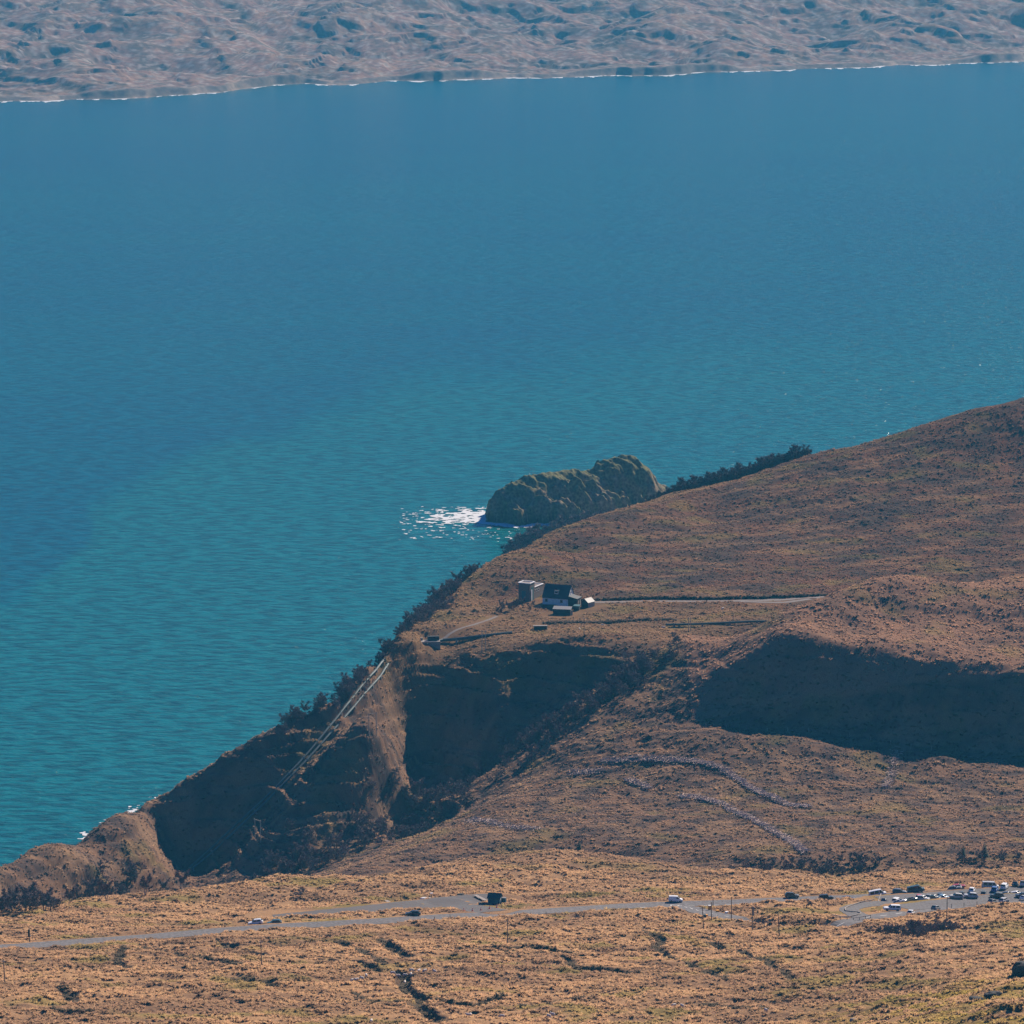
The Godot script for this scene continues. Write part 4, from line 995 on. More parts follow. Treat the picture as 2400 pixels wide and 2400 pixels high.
func make_grass() -> void:
	var near := PackedFloat32Array(); var mid := PackedFloat32Array(); var heather := PackedFloat32Array()
	var count := 0
	for pass_ in 2:
		var n := 380000 if pass_ == 0 else 230000
		for i in n:
			var d := lerpf(907.0, 1420.0, pow(rng.randf(), 0.9)) if pass_ == 0 else lerpf(1420.0, 2075.0, rng.randf())
			var x := rng.randf_range(-1.0, 1.0) * (0.131 * d + 8.0)
			var h := look(field, x, d)
			if h < 6.0 or look(flat, x, d) > 0.5 or bed(x, d) > 0.5:
				continue
			var clump := noise_b.get_noise_2d(x * 1.1 + 500.0, d * 1.7)
			var wet := noise_a.get_noise_2d(x * 0.5 + 40.0, d * 0.9 - 300.0)
			if pass_ == 0 and clump + wet * 0.8 < rng.randf_range(-0.45, 0.15):
				continue
			if pass_ == 1 and clump < rng.randf_range(-0.7, 0.1):
				continue
			var s := look(lean, x, d) * 7.0
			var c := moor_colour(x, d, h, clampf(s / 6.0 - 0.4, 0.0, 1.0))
			var tone := rng.randf_range(0.98, 1.14)
			var size := rng.randf_range(0.7, 1.35) * (1.0 + maxf(clump, 0.0) * 1.2)
			c = Color(c.r * tone, c.g * tone * rng.randf_range(0.94, 1.04), c.b * tone)
			var p := Vector3(x, ground(x, d) - 0.05, -d)
			var rush := noise_a.get_noise_2d(x * 0.55 + 70.0, d * 1.1 + 150.0)
			var dark := rng.randf() < ((0.02 + smoothstep(0.15, 0.5, rush) * 0.7) if pass_ == 0 else 0.11)
			if dark:
				put(heather, p, rng.randf() * TAU, Vector3(size, size * rng.randf_range(0.7, 1.3), size), Color(c.r * 0.55, c.g * 0.56, c.b * 0.62))
			else:
				put(near if pass_ == 0 else mid, p, rng.randf() * TAU, Vector3(size, size, size), c)
			count += 1
	for s in [STREAM1, STREAM2, STREAM3, STREAM4, STREAM5, STREAM6, STREAM7, EDGE1, EDGE2, EDGE3, EDGE4, EDGE5, EDGE6, EDGE7, EDGE8, EDGE9]:
		var line := resample(s, 0.25)
		for q in line:
			var p: Vector2 = q + Vector2(rng.randfn(0.0, 0.6), rng.randfn(1.1, 0.6))
			if look(flat, p.x, p.y) > 0.4: continue
			var size := rng.randf_range(1.1, 2.1)
			var t := rng.randf_range(0.7, 1.3)
			put(heather, Vector3(p.x, ground(p.x, p.y) - 0.05, -p.y), rng.randf() * TAU, Vector3(size, size, size), Color(0.085 * t, 0.066 * t, 0.045 * t))
	for s in [[TRACK, 3.6, 1.2], [BANK, 0.0, 1.6]]:
		var line := resample(s[0], 0.12)
		for q in line:
			var p: Vector2 = q + Vector2(rng.randfn(0.0, 0.5), s[1] + rng.randfn(0.0, s[2] * 0.6))
			if look(flat, p.x, p.y) > 0.7: continue
			var size := rng.randf_range(1.2, 2.6)
			var t := rng.randf_range(0.7, 1.3)
			put(heather, Vector3(p.x, ground(p.x, p.y) - 0.05, -p.y), rng.randf() * TAU, Vector3(size, size, size), Color(0.06 * t, 0.047 * t, 0.04 * t))
	scatter("grass_tussocks", leaf_mesh(8, 0.36, 0.075, 0.42, 4), M.dry_grass, near, "straw coloured tussock grass covering the grazing", "grass")
	scatter("moor_grass", leaf_mesh(7, 0.32, 0.09, 0.46, 5), M.dry_grass, mid, "russet moor grass on the cleared slope and hill", "grass")
	scatter("heather", leaf_mesh(8, 0.4, 0.1, 0.5, 6), M.dry_grass, heather, "low dark heather dotted through the grass", "heather")
	print("tufts ", count)

# a leafless tree or bush: stem and limbs, and a crown of fine twigs
func bare_tree(seed_: int, tall: float, spread: float, twigs: int, stems: int) -> Array:
	var r := RandomNumberGenerator.new()
	r.seed = seed_
	var wood := Shape.new(); var crown := Shape.new()
	for s in stems:
		var lean := Vector3(r.randf_range(-1, 1), 0, r.randf_range(-1, 1)) * spread * (0.22 if stems > 1 else 0.08)
		var foot := lean * 0.15
		var top := lean * 1.6 + Vector3.UP * tall * r.randf_range(0.7, 0.9)
		var knee := foot.lerp(top, 0.45) + Vector3(r.randf_range(-1, 1), 0, r.randf_range(-1, 1)) * spread * 0.06
		var rad := 0.022 * tall
		wood.tube(foot - Vector3.UP * 0.2, knee, rad, rad * 0.65, 5, false)
		wood.tube(knee, top, rad * 0.65, rad * 0.15, 4, false)
		var limbs := maxi(3, int(9.0 / stems) + 2)
		for l in limbs:
			var f := lerpf(0.25, 0.92, (l + r.randf()) / limbs)
			var from := foot.lerp(knee, f / 0.45) if f < 0.45 else knee.lerp(top, (f - 0.45) / 0.55)
			var ang := r.randf() * TAU
			var reach := spread * 0.5 * (1.1 - f * 0.65) * r.randf_range(0.7, 1.15)
			var to := from + Vector3(cos(ang), 0, sin(ang)) * reach + Vector3.UP * tall * r.randf_range(0.1, 0.28)
			wood.tube(from, to, rad * 0.34, rad * 0.08, 3, false)
			for w in int(float(twigs) / (limbs * stems)):
				var a := from.lerp(to, r.randf_range(0.3, 1.0))
				var b := a + Vector3(r.randf_range(-1, 1), r.randf_range(-0.25, 1.0), r.randf_range(-1, 1)).normalized() * tall * r.randf_range(0.09, 0.2)
				var side := (b - a).cross(Vector3(r.randf_range(-1, 1), r.randf_range(-1, 1), r.randf_range(-1, 1))).normalized() * 0.018 * tall
				crown.tri(a - side, a + side, b, a - side.cross(b - a))
				var b2 := a.lerp(b, 0.5) + Vector3(r.randf_range(-1, 1), r.randf_range(-0.2, 1.0), r.randf_range(-1, 1)).normalized() * tall * 0.1
				crown.tri(a.lerp(b, 0.4) - side * 0.7, a.lerp(b, 0.4) + side * 0.7, b2, a - side.cross(b - a))
	return [wood.mesh(), crown.mesh()]

var bare := []

func make_scrub() -> void:
	bare = [bare_tree(1, 4.0, 3.8, 640, 3), bare_tree(2, 4.6, 3.4, 600, 2), bare_tree(3, 2.6, 3.6, 560, 4), bare_tree(4, 6.0, 4.6, 800, 1)]
	var specs := [
		["gorge", SCRUB_G, 11.0, 70, "leafless purple brown birch in the gorge thicket", 1.45, "twigs"],
		["gorge", SCRUB_G2, 12.0, 24, "leafless birch on the cleared bank above the gorge", 1.1, "twigs"],
		["verge", SCRUB_L, 12.0, 40, "grey leafless thorn at the brink of the grazing", 1.5, "dark_twigs"],
		["hollow", SCRUB_R, 12.0, 26, "grey leafless willow in the hollow behind the grass bank", 0.85, "dark_twigs"],
		["hollow", SCRUB_R2, 9.0, 18, "grey leafless willow round the two spruces", 0.8, "dark_twigs"],
		["ditch", SCRUB_P, 9.0, 34, "dark leafless willow in the ditch below the car park", 0.6, "dark_twigs"],
		["knoll", SCRUB_K, 6.0, 10, "dark thorn bush at the foot of the shaded knoll", 0.55, "dark_twigs"],
		["garden", SCRUB_H, 4.5, 22, "leafless garden shrub below the tall block and cottage", 0.75, "twigs"],
		["island", SCRUB_T, 4.0, 10, "thorn bush in the hollow beside the white kerb rail", 0.6, "dark_twigs"]]
	var protos := {}
	for sp in specs:
		var pts: Array = sp[1]
		for i in sp[3]:
			var k := rng.randi() % (pts.size() - 1)
			var a := Vector2(pts[k][0], pts[k][1]); var b := Vector2(pts[k + 1][0], pts[k + 1][1])
			if a.distance_to(b) > 60.0: b = a
			var wide: float = sp[2]
			var q := a.lerp(b, rng.randf()) + Vector2(rng.randf_range(-1, 1), rng.randf_range(-1, 1)) * wide * 0.6
			place_bare(protos, sp[6], rng.randi() % 3, q, rng.randf_range(0.7, 1.25) * sp[5], sp[4], "bare bushes of the " + sp[0])
	# thicket along the brink of the sea cliff, and the wood beyond the ridge
	for i in 50:
		var line := resample(BRINK, 1.0)
		var e := line[rng.randi() % line.size()]
		var x := e.x - rng.randf_range(-1.0, 3.5)
		var d := e.y + rng.randf_range(0.0, 5.0)
		place_bare(protos, "dark_twigs", rng.randi() % 3, Vector2(x, d), rng.randf_range(1.0, 1.8), "dark leafless thorn clinging to the sea cliff brink", "bare bushes of the cliff brink")
	for i in 60:
		var u := rng.randf()
		var x := lerpf(72.0, 150.0, u)
		var d := lerpf(2030.0, 2062.0, u) + rng.randf_range(4.0, 34.0)
		place_bare(protos, "dark_twigs", 1 if rng.randf() < 0.6 else 3, Vector2(x, d), rng.randf_range(1.1, 1.7), "dark leafless tree in the wood beyond the ridge", "trees of the wood beyond the ridge", "bare_tree")
	for i in 60:
		var u := rng.randf()
		var x := lerpf(-12.0, 52.0, u)
		var d := lerpf(2350.0, 2480.0, u * 0.6 + rng.randf() * 0.4)
		place_bare(protos, "dark_twigs", rng.randi() % 4, Vector2(x, d), rng.randf_range(1.6, 2.4), "dark leafless tree on the slope facing the headland", "trees facing the headland", "bare_tree")
	# the dense parts of the thickets, which read as one mass
	var mass := PackedFloat32Array()
	for l in [[BRINK, 260, 3.0, 4.0, 1.1], [SCRUB_G, 240, 6.0, 5.0, 1.15], [SCRUB_R, 70, 7.0, 6.0, 0.7], [SCRUB_P, 70, 4.0, 4.0, 0.55]]:
		var line := resample(l[0], 1.0)
		for i in l[1]:
			var e := line[rng.randi() % line.size()]
			var x: float = e.x + rng.randfn(0.0, l[2]); var d: float = e.y + rng.randfn(1.0, l[3])
			if look(flat, x, d) > 0.3 or look(field, x, d) < 4.0: continue
			var size: float = l[4] * rng.randf_range(0.6, 1.25)
			var t := rng.randf_range(0.75, 1.3)
			put(mass, at(x, d, -0.15), rng.randf() * TAU, Vector3(size, size, size), Color(0.16 * t, 0.118 * t, 0.118 * t))
	for i in 260:
		var u := rng.randf()
		var x := lerpf(66.0, 150.0, u)
		var d := lerpf(2028.0, 2062.0, u) + rng.randf_range(2.0, 26.0)
		var t := rng.randf_range(0.75, 1.3)
		var size := rng.randf_range(1.0, 1.5)
		put(mass, at(x, d, -0.15), rng.randf() * TAU, Vector3(size, size, size), Color(0.1 * t, 0.078 * t, 0.076 * t))
	for i in 170:
		var x := rng.randf_range(-14.0, 62.0)
		var d := lerpf(2330.0, 2505.0, rng.randf())
		if look(field, x, d) < 1.5: continue
		var t := rng.randf_range(0.75, 1.3)
		var size := rng.randf_range(1.2, 2.1)
		put(mass, at(x, d, -0.15), rng.randf() * TAU, Vector3(size, size, size), Color(0.1 * t, 0.075 * t, 0.074 * t))
	var both := SurfaceTool.new()
	both.append_from(bare[0][1], 0, Transform3D.IDENTITY)
	both.append_from(bare[0][0], 0, Transform3D.IDENTITY)
	scatter("scrub_thicket", both.commit(), M.dry_twigs, mass, "soft grey brown mass of leafless scrub filling gorge and brink", "scrub")
	# lone ones
	var lone := thing("bare_tree", "lone pale stemmed leafless tree at the end of the ditch thicket", "tree", at(BUSH[1][0], BUSH[1][1], -0.1), 0.4)
	part("trunk", bare[3][0], M.birch_bark, lone); part("crown", bare[3][1], M.twigs, lone)
	var gb := thing("bare_bush", "round dark leafless bush alone on the straw bank above the lay-by", "bush", at(BUSH[0][0], BUSH[0][1], -0.1), 1.4)
	part("trunk", bare[2][0], M.bark, gb); part("crown", bare[2][1], M.dark_twigs, gb); gb.scale = Vector3(1.5, 1.1, 1.5)
	for q in 5:
		place_bare(protos, "twigs", 1, Vector2(-150.0 + q * 11.0, 1262.0 + q * 9.0 + rng.randf_range(-5, 5)), rng.randf_range(1.2, 1.6), "grey birch leaning over the brink thicket", "tall birches of the brink", "bare_tree")

func place_bare(protos: Dictionary, crown: String, kind: int, q: Vector2, size: float, label: String, group: String, called := "bare_bush") -> void:
	if look(flat, q.x, q.y) > 0.3 or look(field, q.x, q.y) < 1.0:
		return
	label = ["low ", "", "tall "][0 if size < 0.9 else (1 if size < 1.35 else 2)] + ["rounded ", "upright ", "spreading ", "single stemmed "][kind] + label
	var key := "%s%d%s" % [crown, kind, called]
	var o: Node3D
	if protos.has(key):
		o = copy(protos[key], at(q.x, q.y, -0.15), rng.randf() * TAU, label, size)
	else:
		o = thing(called, label, "tree" if called == "bare_tree" else "bush", at(q.x, q.y, -0.15), rng.randf() * TAU)
		part("trunk", bare[kind][0], M.bark if crown == "dark_twigs" else M.birch_bark, o)
		part("crown", bare[kind][1], M[crown], o)
		o.scale = Vector3.ONE * size
		protos[key] = o
	o.set_meta("group", group)

func make_conifers() -> void:
	var sizes := [6.6, 4.2, 2.4, 3.4]
	var labels := ["tallest dark spruce standing in the grey scrub", "shorter dark spruce beside the tallest one", "small dark spruce at the edge of the grey hollow", "young dark spruce alone near the cleared bank"]
	for i in 4:
		var r := RandomNumberGenerator.new()
		r.seed = 50 + i
		var o := thing("spruce_tree", labels[i], "tree", at(CONIFER[i][0], CONIFER[i][1], -0.1))
		var t: float = sizes[i]
		var wood := Shape.new(); var crown := Shape.new()
		wood.tube(Vector3.ZERO, Vector3.UP * t * 0.96, t * 0.02, 0.01, 6)
		for k in 420:
			var f := pow(r.randf(), 0.8)
			var y := lerpf(0.08, 0.99, f) * t
			var reach := t * 0.27 * pow(1.0 - f, 0.85) * r.randf_range(0.7, 1.15) + 0.05
			var a := r.randf() * TAU
			var dir := Vector3(cos(a), 0, sin(a))
			var from := Vector3.UP * y + dir * reach * 0.15
			var to := Vector3.UP * (y - reach * 0.35 + reach * 0.25 * r.randf()) + dir * reach
			var side := Vector3(-sin(a), 0, cos(a)) * reach * 0.22
			crown.tri(from, to + side, to - side + Vector3.UP * 0.05, Vector3.UP * (y - 2.0))
		part("trunk", wood, M.bark, o); part("crown", crown, M.needles, o)

func make_brash() -> void:
	var list := PackedFloat32Array()
	var stick := Shape.new()
	stick.tube(Vector3(-0.5, 0, 0), Vector3(0.5, 0.06, 0), 0.095, 0.06, 4)
	for l in [[BRASH_A, 3000, 1.1], [BRASH_B, 2600, 1.3], [BRASH_C, 340, 1.2], [BRASH_D, 280, 1.3], [BRASH_E, 440, 1.8], [BRASH_F, 260, 1.5]]:
		var line := resample(l[0], 0.5)
		for i in l[1]:
			var q := line[rng.randi() % line.size()] + Vector2(rng.randfn(0, l[2] * 0.6), rng.randfn(0, l[2]))
			var t := rng.randf_range(0.7, 1.25)
			put(list, at(q.x, q.y, rng.randf_range(0.25, 0.7)), rng.randf() * TAU, Vector3(rng.randf_range(0.8, 2.6), rng.randf_range(0.8, 1.6), rng.randf_range(0.8, 1.6)), Color(0.45 * t, 0.33 * t, 0.26 * t), rng.randf_range(-0.3, 0.3))
	for i in 4200:
		var d := rng.randf_range(1425.0, 1560.0)
		var x := rng.randf_range(-20.0, 200.0)
		if noise_a.get_noise_2d(x * 0.7, d * 0.7) < -0.05: continue
		var t := rng.randf_range(0.5, 1.2)
		put(list, at(x, d, 0.25), rng.randf() * TAU, Vector3(rng.randf_range(0.3, 1.1), 1.0, rng.randf_range(0.6, 1.4)), Color(0.36 * t, 0.27 * t, 0.22 * t), rng.randf_range(-0.5, 0.5))
	scatter("felled_brash", stick.mesh(), M.dead_branches, list, "pale dead branches and stumps left in rows on the cleared slope", "brash")

# ---------------------------------------------------------------- rocks, sheep
func rock_mesh(seed_: int, s: Vector3) -> ArrayMesh:
	var f := FastNoiseLite.new()
	f.seed = seed_
	f.frequency = 0.8
	var sh := Shape.new()
	var rings := []
	for j in 8:
		var a := PI * (j + 0.35) / 7.7
		var ring := []
		for k in 11:
			var t := TAU * k / 11
			var p := Vector3(sin(a) * cos(t), cos(a), sin(a) * sin(t))
			p *= 1.0 + f.get_noise_3dv(p * 1.3) * 0.55
			p = Vector3(p.x, clampf(p.y, -0.5, 0.8), p.z)
			ring.append(p * s)
		rings.append(ring)
	sh.loft(rings, true)
	return sh.mesh()

func make_rocks() -> void:
	var names_ := [["boulder", "large dark boulder on the green mossy slope", Vector3(2.6, 3.0, 2.2), "dark_stone"], ["boulder", "long dark rock lip over a mossy hollow", Vector3(2.2, 0.9, 1.4), "dark_stone"], ["boulder", "low dark rock beside the mossy hollow", Vector3(1.9, 0.9, 1.3), "dark_stone"], ["boulder", "grey pointed rock at the foot of the mossy slope", Vector3(0.9, 0.8, 0.7), "stone"]]
	for i in 4:
		var r: Array = names_[i]
		var o := part(numbered(r[0]), rock_mesh(60 + i, r[2]), M[r[3]], self)
		o.position = at(BOULDER[i][0], BOULDER[i][1], r[2].y * 0.3)
		tag(o, r[1], "rock")
	var st := [["log", "dark log lying behind the pale trestle board", "dark_stone", Vector3(1.6, 0.4, 0.5)], ["boulder", "long white boulder on the lay-by verge", "white_render", Vector3(1.7, 0.5, 0.8)], ["boulder", "grey flat boulder on the lay-by verge", "stone", Vector3(1.1, 0.4, 0.6)], ["boulder", "dark heap of stones by the gravel edge", "dark_stone", Vector3(1.2, 0.45, 0.8)], ["boulder", "small white stones up on the grass bank", "white_render", Vector3(0.7, 0.5, 0.6)]]
	for i in 13:
		var r: Array = st[i] if i < 5 else ["boulder", "small pale marker stone on the road verge", "concrete", Vector3(0.35, 0.35, 0.3)]
		var m := rock_mesh(80 + i, r[3])
		if r[0] == "log":
			var sh := Shape.new()
			sh.tube(Vector3(-1.4, 0.25, 0.1), Vector3(1.3, 0.2, -0.2), 0.26, 0.2, 9)
			m = sh.mesh()
		var o := part(numbered(r[0]), m, M[r[2]], self)
		o.position = at(STONE[i][0], STONE[i][1], 0.05)
		tag(o, r[1], r[0] if r[0] == "log" else "rock", "marker stones along the road verge" if i >= 5 else "")

func sheep_mesh(head_down: bool) -> ArrayMesh:
	# one skin over a skeleton of tapered bones, meshed as surface nets
	var head := Vector3(0.68, 0.28, 0.02) if head_down else Vector3(0.72, 0.86, 0.04)
	var bones := [[Vector3(-0.34, 0.62, 0), Vector3(0.3, 0.64, 0), 0.27, 0.25], [Vector3(0.3, 0.68, 0), head.lerp(Vector3(0.3, 0.68, 0), 0.35), 0.19, 0.12], [head.lerp(Vector3(0.3, 0.68, 0), 0.3), head + Vector3(0.1, -0.08, 0), 0.1, 0.06],
		[Vector3(-0.56, 0.62, 0), Vector3(-0.64, 0.42, 0), 0.07, 0.04]]
	for q in [Vector3(0.3, 0.5, 0.13), Vector3(0.3, 0.5, -0.13), Vector3(-0.36, 0.5, 0.13), Vector3(-0.36, 0.5, -0.13)]:
		var hock := Vector3(q.x + (-0.05 if q.x < 0.0 else 0.01), 0.27, q.z)
		bones.append([q, hock, 0.1, 0.05])
		bones.append([hock, Vector3(q.x + 0.01, 0.0, q.z), 0.048, 0.042])
	for s in [-1, 1]:
		bones.append([head + Vector3(-0.06, 0.08, 0.05 * s), head + Vector3(-0.1, 0.1, 0.14 * s), 0.03, 0.02])
	var cell := 0.045
	var lo := Vector3(-0.8, -0.08, -0.42)
	var nx := 40; var ny := 26; var nz := 19
	var val := PackedFloat32Array(); val.resize(nx * ny * nz)
	for k in nz:
		for j in ny:
			for i in nx:
				var p := lo + Vector3(i, j, k) * cell
				var s := 0.0
				for b in bones:
					var ab: Vector3 = b[1] - b[0]
					var t := clampf((p - b[0]).dot(ab) / ab.length_squared(), 0.0, 1.0)
					s += exp(-((p - b[0] - ab * t).length() - lerpf(b[2], b[3], t)) * 26.0)
				val[(k * ny + j) * nx + i] = -log(maxf(s, 1e-9)) / 26.0
	var sh := Shape.new()
	var spot := {}
	var key := func(i: int, j: int, k: int) -> int: return (k * ny + j) * nx + i
	for k in nz - 1:
		for j in ny - 1:
			for i in nx - 1:
				var mid := Vector3.ZERO; var n := 0
				for e in [[0, 0, 0, 1, 0, 0], [0, 1, 0, 1, 1, 0], [0, 0, 1, 1, 0, 1], [0, 1, 1, 1, 1, 1], [0, 0, 0, 0, 1, 0], [1, 0, 0, 1, 1, 0], [0, 0, 1, 0, 1, 1], [1, 0, 1, 1, 1, 1], [0, 0, 0, 0, 0, 1], [1, 0, 0, 1, 0, 1], [0, 1, 0, 0, 1, 1], [1, 1, 0, 1, 1, 1]]:
					var a: float = val[key.call(i + e[0], j + e[1], k + e[2])]
					var b: float = val[key.call(i + e[3], j + e[4], k + e[5])]
					if (a < 0.0) != (b < 0.0):
						mid += Vector3(i + e[0], j + e[1], k + e[2]).lerp(Vector3(i + e[3], j + e[4], k + e[5]), a / (a - b)); n += 1
				if n: spot[key.call(i, j, k)] = lo + mid / n * cell
	for k in range(1, nz - 1):
		for j in range(1, ny - 1):
			for i in range(1, nx - 1):
				var a: float = val[key.call(i, j, k)]
				for ax in 3:
					var s := [[1, 0, 0], [0, 1, 0], [0, 0, 1]][ax] as Array
					var b: float = val[key.call(i + s[0], j + s[1], k + s[2])]
					if (a < 0.0) == (b < 0.0): continue
					var u := [[0, 1, 0], [0, 0, 1], [1, 0, 0]][ax] as Array
					var w := [[0, 0, 1], [1, 0, 0], [0, 1, 0]][ax] as Array
					var c := []
					for o in [[0, 0], [1, 0], [1, 1], [0, 1]]:
						c.append(spot[key.call(i - u[0] * o[0] - w[0] * o[1], j - u[1] * o[0] - w[1] * o[1], k - u[2] * o[0] - w[2] * o[1])])
					var dirv := Vector3(s[0], s[1], s[2]) * (1.0 if a < 0.0 else -1.0)
					sh.quad(c[0], c[1], c[2], c[3], (c[0] + c[2]) * 0.5 - dirv)
	return sh.mesh()

func make_sheep() -> void:
	var ms := [sheep_mesh(true), sheep_mesh(false)]
	for i in SHEEP.size():
		var o := part(numbered("sheep"), ms[1 if i % 4 == 2 else 0], M.wool, self)
		o.position = at(SHEEP[i][0], SHEEP[i][1], 0.08)
		o.rotation.y = [0.2, 3.0, 1.2, -0.5, 2.4, 0.9][i % 6] + i * 0.13
		o.scale = Vector3.ONE * 1.15
		if i < 9: tag(o, "cream woolly sheep grazing where the stream bends", "sheep", "sheep by the stream bend")
		elif i < 13: tag(o, "cream sheep strung along the top of the rushy bank", "sheep", "sheep on the rushy bank")
		elif i < 23: tag(o, "cream sheep scattered over the lower grazing", "sheep", "sheep on the lower grazing")
		else: tag(o, "tiny pale sheep on the shelf near the cottage", "sheep", "sheep on the cottage shelf")

# ---------------------------------------------------------------- buildings
func window(parent: Node3D, c: Vector3, w: float, h: float, along: Vector3, out: Vector3, frame: Material) -> void:
	var f := Shape.new(); var up := Vector3.UP
	var b := Basis(along, up, out)
	for q in [[Vector3(0, h * 0.5, 0), Vector3(w + 0.16, 0.08, 0.08)], [Vector3(0, -h * 0.5, 0), Vector3(w + 0.16, 0.08, 0.12)], [Vector3(w * 0.5, 0, 0), Vector3(0.08, h - 0.08, 0.08)], [Vector3(-w * 0.5, 0, 0), Vector3(0.08, h - 0.08, 0.08)]]:
		f.boxb(Transform3D(b, c + b * q[0] + out * 0.03), q[1])
	var p := Shape.new()
	p.boxb(Transform3D(b, c + out * 0.012), Vector3(w - 0.08, h - 0.08, 0.02))
	var o := part("window", f, frame, parent)
	part("pane", p, M.dark_glass, o)

func gable_house(o: Node3D, half: Vector2, eave: float, ridge: float, wall: Material, roof: Material, over := 0.25) -> void:
	# ridge along local x; walls go 1.5 m into the ground
	var w := Shape.new()
	var ring := func(x: float) -> Array: return [Vector3(x, -1.5, -half.y), Vector3(x, eave, -half.y), Vector3(x, ridge, 0), Vector3(x, eave, half.y), Vector3(x, -1.5, half.y)]
	w.loft([ring.call(-half.x), ring.call(half.x)], true)
	part("wall", w, wall, o)
	var k := (ridge - eave) / half.y
	for s in [-1, 1]:
		var r := Shape.new()
		var a := Vector3(0, ridge + 0.03, 0); var b := Vector3(0, eave - k * over + 0.03, (half.y + over) * s)
		var lift := Vector3(0, 0.16, 0)
		var outl := [a, b, b + lift, a + lift]
		r.prism(outl, Vector3(-half.x - over, 0, 0), Vector3(half.x + over, 0, 0))
		part("roof", r, roof, o)

func make_buildings() -> void:
	# tall rendered block with a lower wing behind it
	var t := thing("tall_block", "tall flat roofed brown block with white parapet and a lower wing", "building", at(BUILD[0][0], BUILD[0][1] + 3.0), deg_to_rad(-25))
	var w := Shape.new(); w.box(Vector3(0, 2.9, 0), Vector3(5.4, 9.8, 5.0)); part("wall", w, M.brown_render, t)
	w = Shape.new(); w.box(Vector3(-0.3, 1.55, -7.7), Vector3(4.6, 7.1, 10.4)); part("wing_wall", w, M.brown_render, t)
	var rim := Shape.new()
	for q in [[Vector3(0, 7.95, 2.42), Vector3(5.8, 0.3, 0.5)], [Vector3(0, 7.95, -2.42), Vector3(5.8, 0.3, 0.5)], [Vector3(2.65, 7.95, 0), Vector3(0.5, 0.3, 4.34)], [Vector3(-2.65, 7.95, 0), Vector3(0.5, 0.3, 4.34)]]: rim.box(q[0], q[1])
	part("parapet", rim, M.white_trim, t)
	rim = Shape.new()
	for q in [[Vector3(1.9, 5.2, -7.8), Vector3(0.5, 0.26, 10.5)], [Vector3(-2.5, 5.2, -7.8), Vector3(0.5, 0.26, 10.5)], [Vector3(-0.3, 5.2, -12.8), Vector3(3.9, 0.26, 0.5)]]: rim.box(q[0], q[1])
	part("wing_parapet", rim, M.white_trim, t)
	var hole := Shape.new(); hole.box(Vector3(2.72, 3.1, 0.0), Vector3(0.1, 5.8, 2.7)); part("doorway", hole, M.teal_paint, t)
	var leaf := Shape.new(); leaf.box(Vector3(2.84, 2.6, 0.85), Vector3(0.14, 4.8, 0.9)); part("door", leaf, M.white_trim, t)
	hole = Shape.new(); hole.box(Vector3(-0.2, 1.9, 2.55), Vector3(1.9, 5.2, 0.1)); part("shutter_door", hole, M.teal_paint, t)
	for k in 3: window(t, Vector3(2.0, 3.5, -4.2 - k * 1.9), 0.8, 1.1, Vector3(0, 0, -1), Vector3(1, 0, 0), M.white_trim)
	# cottage
	var c := thing("white_cottage", "white cottage with steep slate roof, dormer and dark porch", "house", at(BUILD[1][0] + 0.5, BUILD[1][1] + 3.5), deg_to_rad(-22))
	c.scale = Vector3.ONE * 1.12
	gable_house(c, Vector2(5.2, 3.5), 2.7, 7.2, M.white_render, M.slate, 0.22)
	var d := Shape.new()
	d.prism([Vector3(0, 3.9, 3.0), Vector3(0, 5.5, 3.0), Vector3(0, 5.75, 1.2), Vector3(0, 3.9, 1.2)], Vector3(-0.6, 0, 0), Vector3(1.3, 0, 0))
	var dm := part("dormer", d, M.slate, c)
	var df := Shape.new(); df.box(Vector3(0.35, 4.75, 3.04), Vector3(1.6, 1.2, 0.06)); part("frame", df, M.white_trim, dm)
	df = Shape.new(); df.box(Vector3(0.35, 4.8, 3.09), Vector3(1.2, 0.8, 0.04)); part("pane", df, M.dark_glass, dm)
	for x in [-3.6, 2.6]: window(c, Vector3(x, 1.5, 3.5), 1.1, 1.2, Vector3(1, 0, 0), Vector3(0, 0, 1), M.white_trim)
	window(c, Vector3(5.2, 4.6, 0.1), 0.8, 1.0, Vector3(0, 0, -1), Vector3(1, 0, 0), M.white_trim)
	var po := Shape.new()
	po.box(Vector3(7.0, 0.6, 0.9), Vector3(3.5, 4.2, 4.4))
	var pp := part("porch", po, M.dark_timber, c)
	po = Shape.new()
	po.prism([Vector3(5.25, 3.6, 0), Vector3(9.1, 2.75, 0), Vector3(9.1, 2.9, 0), Vector3(5.25, 3.75, 0)], Vector3(0, 0, -1.6), Vector3(0, 0, 3.4)); part("porch_roof", po, M.slate, pp)
	for z in [-0.3, 1.7]:
		po = Shape.new(); po.box(Vector3(8.8, 1.2, z), Vector3(0.14, 2.4, 0.8)); part("porch_panel", po, M.pale_timber, pp)
	# sheds
	var s := thing("timber_shed", "small timber shed with pale sheet roof and sunlit boards", "shed", at(BUILD[2][0], BUILD[2][1] + 1.5), deg_to_rad(52))
	gable_house(s, Vector2(2.3, 1.9), 2.1, 3.6, M.dark_timber, M.sheet_roof, 0.15)
	for k in 9:
		var b := Shape.new(); b.box(Vector3(-2.04 + k * 0.51, 1.0, 1.93), Vector3(0.47, 2.2, 0.05)); part("board", b, M.pale_timber, s)
	s = thing("low_shed", "long low dark shed with a sloping sheet roof below the cottage", "shed", at(BUILD[3][0], BUILD[3][1] + 1.2), deg_to_rad(-12))
